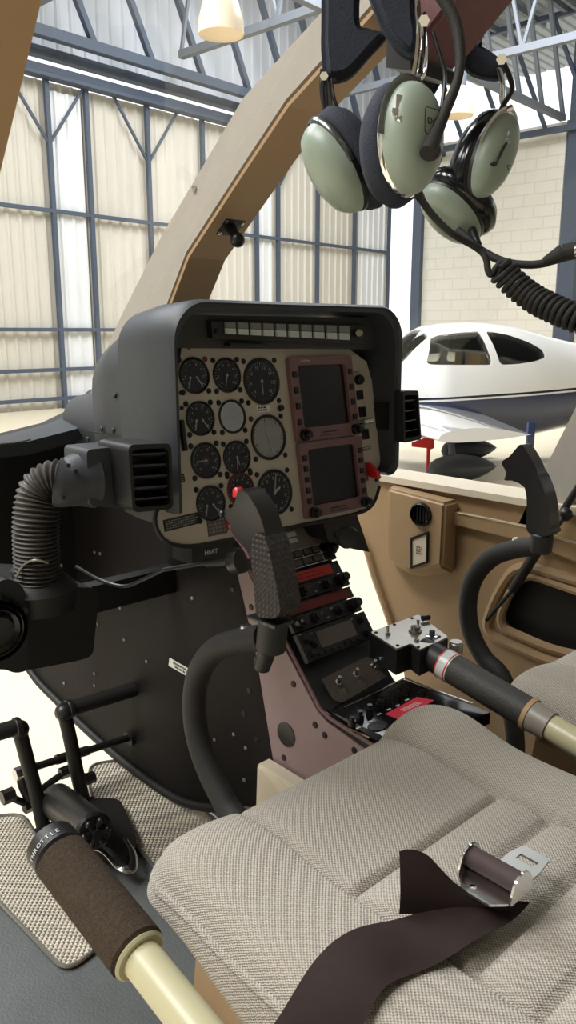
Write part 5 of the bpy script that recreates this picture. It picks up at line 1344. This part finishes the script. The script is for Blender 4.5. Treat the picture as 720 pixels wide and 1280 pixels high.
# right cup of A (nearest)
M2, c2, cc2, x2, y2_, z2 = cup(HA, 507, 176, .84, (.52, -.10, .85), (-.06, 1, 0), .0565, .036, .034, .036, navy, bracket=2)
clip(c2, M2, -.027, .020, .021, 1.0, 0)
bm = NB(); q = M2 @ V((.008, -.018, .031)); add_ball(bm, q, .0115, (1, 1, .8)); obj('mic_pivot', bm, knobm, c2)
tx = NB(); Ml = M2 @ Matrix.Translation((.006, .010, .0345)); 
bm = NB(); add_prism(bm, [Ml @ V((a, b, 0)) for a, b in rrect(.020, .026, .003)], M2.to_3x3() @ V((0, 0, .0004)), holes=[[Ml @ V((a, b, 0)) for a, b in rrect(.0186, .0246, .0025)]]); obj('emblem', bm, knobm, c2)
text('emblem', 'DC', .009, Ml @ Matrix.Translation((0, 0, .0003)), knobm, c2)
# yokes
def yoke(t, M, a, b, zh, m=steeldk, w=.0045):
    pts = [M @ V((b * 1.04 * math.cos(th), a * 1.06 * math.sin(th), zh)) for th in [math.radians(k) for k in range(-10, 191, 12)]]
    bm = NB(); add_tube(bm, pts, w, n=8, sub=2, flat=(.35, 1)); return obj('yoke', bm, m, t)
yoke(HA, M2, .0565, .036, .008); yoke(HA, M1, .056, .034, .006)
pad('head_pad', HA, [(408, -60), (402, 30), (403, 70), (407, 92), (420, 97), (440, 90), (462, 66), (484, 42), (482, 36), (460, 30), (450, 20), (449, -60)], .93, .022)
pad('head_pad', HA, [(454, -60), (470, 10), (492, 50), (510, 66), (520, 62), (524, 40), (520, 10), (516, -60)], .84, .02)
bm = NB(); add_tube(bm, [PD(404, 88, .93), PD(403, 110, .93), PD(405, 130, .93), PD(409, 148, .93)], .005, n=8, flat=(.4, 1)); add_tube(bm, [PD(410, 95, .94), PD(411, 120, .94), PD(412, 148, .94)], .006, n=8, flat=(.4, 1)); obj('slider_arm', bm, steeldk, HA)
bm = NB(); add_tube(bm, [PD(522, 0, .835), PD(524, 40, .83), PD(522, 70, .83), PD(517, 98, .83)], .0045, n=8, flat=(.35, 1)); add_tube(bm, [PD(530, 20, .85), PD(532, 60, .84), PD(530, 90, .84), PD(524, 100, .84)], .006, n=8, flat=(.4, 1)); obj('slider_arm', bm, chrome, HA)
bm = NB(); add_cyl(bm, PD(530, 26, .84), PD(530, 26, .828), .006, n=6); obj('wing_nut', bm, chrome, HA)
bm = NB(); add_cyl(bm, PD(407, 95, .94), PD(405, 95, .92), .005, n=6); obj('wing_nut', bm, chrome, HA)
bm = NB(); add_tube(bm, [PD(414, 100, .93), PD(418, 125, .925), PD(428, 145, .93), PD(445, 162, .95)], .0022, n=8); obj('ear_cable', bm, knobm, HA)
bm = NB(); add_tube(bm, [PD(540, -20, .82), PD(566, 20, .82), PD(575, 60, .82), PD(572, 100, .82), PD(556, 140, .82), PD(546, 165, .815), PD(535, 192, .80)], [.006, .0065, .0055, .005, .006, .007, .009], n=12); obj('mic_boom', bm, rubber, HA)
bm = NB(); add_tube(bm, [PD(541, 40, .83), PD(550, 70, .83), PD(556, 95, .83), PD(553, 130, .83), PD(548, 160, .83)], .0023, n=8); add_tube(bm, [PD(548, 170, .83), PD(552, 190, .84), PD(546, 208, .84), PD(538, 200, .84)], .0018, n=8); obj('ear_cable', bm, knobm, HA)
HB = thing('aviation_headset', 'farther green-cupped headset with glossy black seals, hanging right', 'headset', PD(600, 0, 1.1), 'green aviation headsets')
M3, c3, cc3, x3, y3_, z3 = cup(HB, 612, 196, 1.06, (.60, -.22, .77), (.42, .9, 0), .060, .030, .028, .040, glossvinyl, seal_scale=1.08)
bm = NB(); q = M3 @ V((-.012, -.022, .024)); add_ball(bm, q, .006, (1, 1, .6)); obj('mic_pivot', bm, knobm, c3)
bm = NB(); add_tube(bm, [q + z3 * .004, M3 @ V((-.010, .0, .028)), M3 @ V((-.003, .03, .024))], .0022, n=8); obj('mic_wire', bm, knobm, c3)
text('emblem', 'DC', .009, M3 @ Matrix.Translation((.010, -.010, .0275)), knobm, c3)
clip(c3, M3, -.010, .018, .025, .6, .3)
M4, c4, cc4, x4, y4_, z4 = cup(HB, 568, 262, 1.09, (-.62, -.72, .16), (-.70, .62, .1), .050, .038, .030, .034, glossvinyl)
clip(c4, M4, -.012, .018, .022, .9, .3)
yoke(HB, M3, .060, .030, .008, chrome)
pad('head_pad', HB, [(582, 48), (600, 52), (618, 62), (630, 74), (633, 86), (628, 94), (612, 94), (592, 88), (579, 76), (560, 60)], 1.06, .022)
pad('head_pad', HB, [(520, 80), (548, 92), (552, 100), (530, 130), (508, 108), (505, 90)], 1.1, .02)
bm = NB(); add_tube(bm, [PD(630, 80, 1.05), PD(637, 96, 1.05), PD(640, 112, 1.05), PD(630, 130, 1.05), PD(624, 142, 1.05)], .0035, n=10); obj('ear_cable', bm, knobm, HB)
bm = NB(); add_tube(bm, [PD(624, 86, 1.06), PD(628, 105, 1.06), PD(628, 125, 1.06), PD(632, 138, 1.06)], .007, n=8, flat=(.35, 1)); obj('slider_arm', bm, chrome, HB)
bm = NB(); add_cyl(bm, PD(627, 74, 1.06), PD(627, 74, 1.04), .007, n=6); obj('wing_nut', bm, chrome, HB)
bm = NB(); add_cyl(bm, PD(632, 138, 1.05), PD(640, 134, 1.05), .004, n=8); obj('wing_nut', bm, chrome, HB)
# headbands closing over the top, out of the frame
bm = NB(); add_tube(bm, [PD(428, -50, .94), PD(432, -90, .93), PD(455, -115, .9), PD(480, -95, .87), PD(488, -50, .85)], .016, n=10, flat=(.35, 1)); obj('headband', bm, navy, HA)
bm = NB(); add_tube(bm, [PD(598, 60, 1.07), PD(585, 20, 1.09), PD(560, 0, 1.12), PD(535, 40, 1.12), PD(528, 90, 1.11)], .010, n=10, flat=(.35, 1)); obj('headband', bm, navy, HB)
# cords
def cord(name, pts, r, label):
    bm = NB(); add_tube(bm, [PD(*p) for p in pts], r, n=10, sub=8); return tag(obj(name, bm, rubber), label, 'cord')
cord('headset_cord', [(516, 230, .84), (522, 242, .85), (540, 268, .9), (565, 292, .98), (596, 310, 1.0), (607, 322, 1.0), (610, 338, 1.0), (614, 343, 1.0), (620, 335, 1.0), (626, 328, 1.0)], .0042, 'straight black cord from the near headset down to the coiled cord')
cord('headset_cord', [(572, 288, 1.06), (585, 298, 1.05), (600, 312, 1.04), (630, 327, 1.02), (662, 331, 1.0), (686, 328, .99)], .0052, 'thick black cord from the far headset to the jack plug at right')
bm = NB(); add_cyl(bm, PD(590, 288, 1.07), PD(598, 306, 1.05), .006, .0045); obj('strain_relief', bm, knobm, HB)
bm = NB(); add_cyl(bm, PD(516, 230, .84), PD(526, 248, .86), .0065, .005); obj('strain_relief', bm, knobm, HA)
t = thing('jack_plug', 'black jack plug at the right edge above the coiled cord', 'plug', PD(700, 320, .99))
bm = NB(); add_cyl(bm, PD(680, 328, .99), PD(704, 316, .98), .006, .011, n=18, bev=.001); add_cyl(bm, PD(704, 316, .98), PD(725, 312, .97), .0105, n=18); obj('plug_body', bm, rubber, t)
bm = NB(); add_cyl(bm, PD(718, 314, .965), PD(760, 305, .95), .007, n=14); obj('plug_tip', bm, steel, t)
bm = NB(); add_tube(bm, [PD(756, 306, .95), PD(800, 290, .94), PD(860, 200, .95), PD(900, 60, .98), PD(905, -40, 1.0)], .005, n=8); obj('mating_cord', bm, rubber, t)
ax = smooth_path([PD(624, 336, 1.0), PD(640, 352, 1.0), (PD(665, 372, .99)), PD(692, 386, .97), PD(725, 399, .95), PD(775, 412, .93)], 60)
hp = []; n_ = len(ax); L_ = 0
for i in range(n_):
    tt_ = (ax[min(i + 1, n_ - 1)] - ax[max(i - 1, 0)]).normalized(); x_ = tt_.cross(V((0, 0, 1))).normalized(); y_ = x_.cross(tt_)
    if i: L_ += (ax[i] - ax[i - 1]).length
    hp.append((L_, ax[i], x_, y_))
tot = L_; turns = 21; pts = []
N_ = turns * 14
for k in range(N_ + 1):
    s = tot * k / N_
    j = next((i for i in range(n_) if hp[i][0] >= s), n_ - 1); _, c, x_, y_ = hp[j]
    j0 = max(j - 1, 0); f_ = 0 if hp[j][0] == hp[j0][0] else (s - hp[j0][0]) / (hp[j][0] - hp[j0][0]); c = hp[j0][1].lerp(hp[j][1], f_)
    a = 2 * math.pi * turns * k / N_; pts.append(c + x_ * (.0145 * math.cos(a)) + y_ * (.0145 * math.sin(a)))
pts += smooth_path([PD(785, 412, .93), PD(850, 380, .93), PD(920, 220, .95), PD(950, 0, .98)], 8)
bm = NB(); add_tube(bm, pts, .0036, n=8, sub=0); tag(obj('coiled_cord', bm, rubber), 'thick black coiled cord hanging to the right edge above the white aircraft', 'cord')
# ================================================================== LIGHT
L1, L2, L3 = 1650, 1650, 1200
sc = bpy.context.scene
w = bpy.data.worlds.new('world'); sc.world = w; w.use_nodes = True
bg = w.node_tree.nodes['Background']; bg.inputs[0].default_value = (.93, .96, 1, 1); bg.inputs[1].default_value = 1.5
def area(name, loc, tgt, size, energy, color=(1, 1, 1), sy=None):
    l = bpy.data.lights.new(name, 'AREA'); l.energy = energy; l.size = size; l.color = color
    if sy: l.shape = 'RECTANGLE'; l.size_y = sy
    o = bpy.data.objects.new(name, l); COL.objects.link(o); o.location = loc
    o.rotation_euler = (V(tgt) - V(loc)).to_track_quat('-Z', 'Y').to_euler(); return o
HC = CAM
def hp_(f, r, z): return Wz(CAM + WN * f + WU * r, z)
area('skylight_1', hp_(8, 0, RZ - .5), hp_(10, 1, 0), 6, L1, (.97, .985, 1))
area('skylight_2', hp_(8, 12, RZ - .5), hp_(9, 14, 0), 6, L2, (.97, .985, 1))
area('skylight_3', hp_(3, -4, RZ - .5), hp_(3, 0, 0), 4, L3, (1, .97, .93))
sc.view_settings.view_transform = 'Standard'; sc.view_settings.look = 'None'; sc.view_settings.gamma = 1; sc.view_settings.exposure = 0
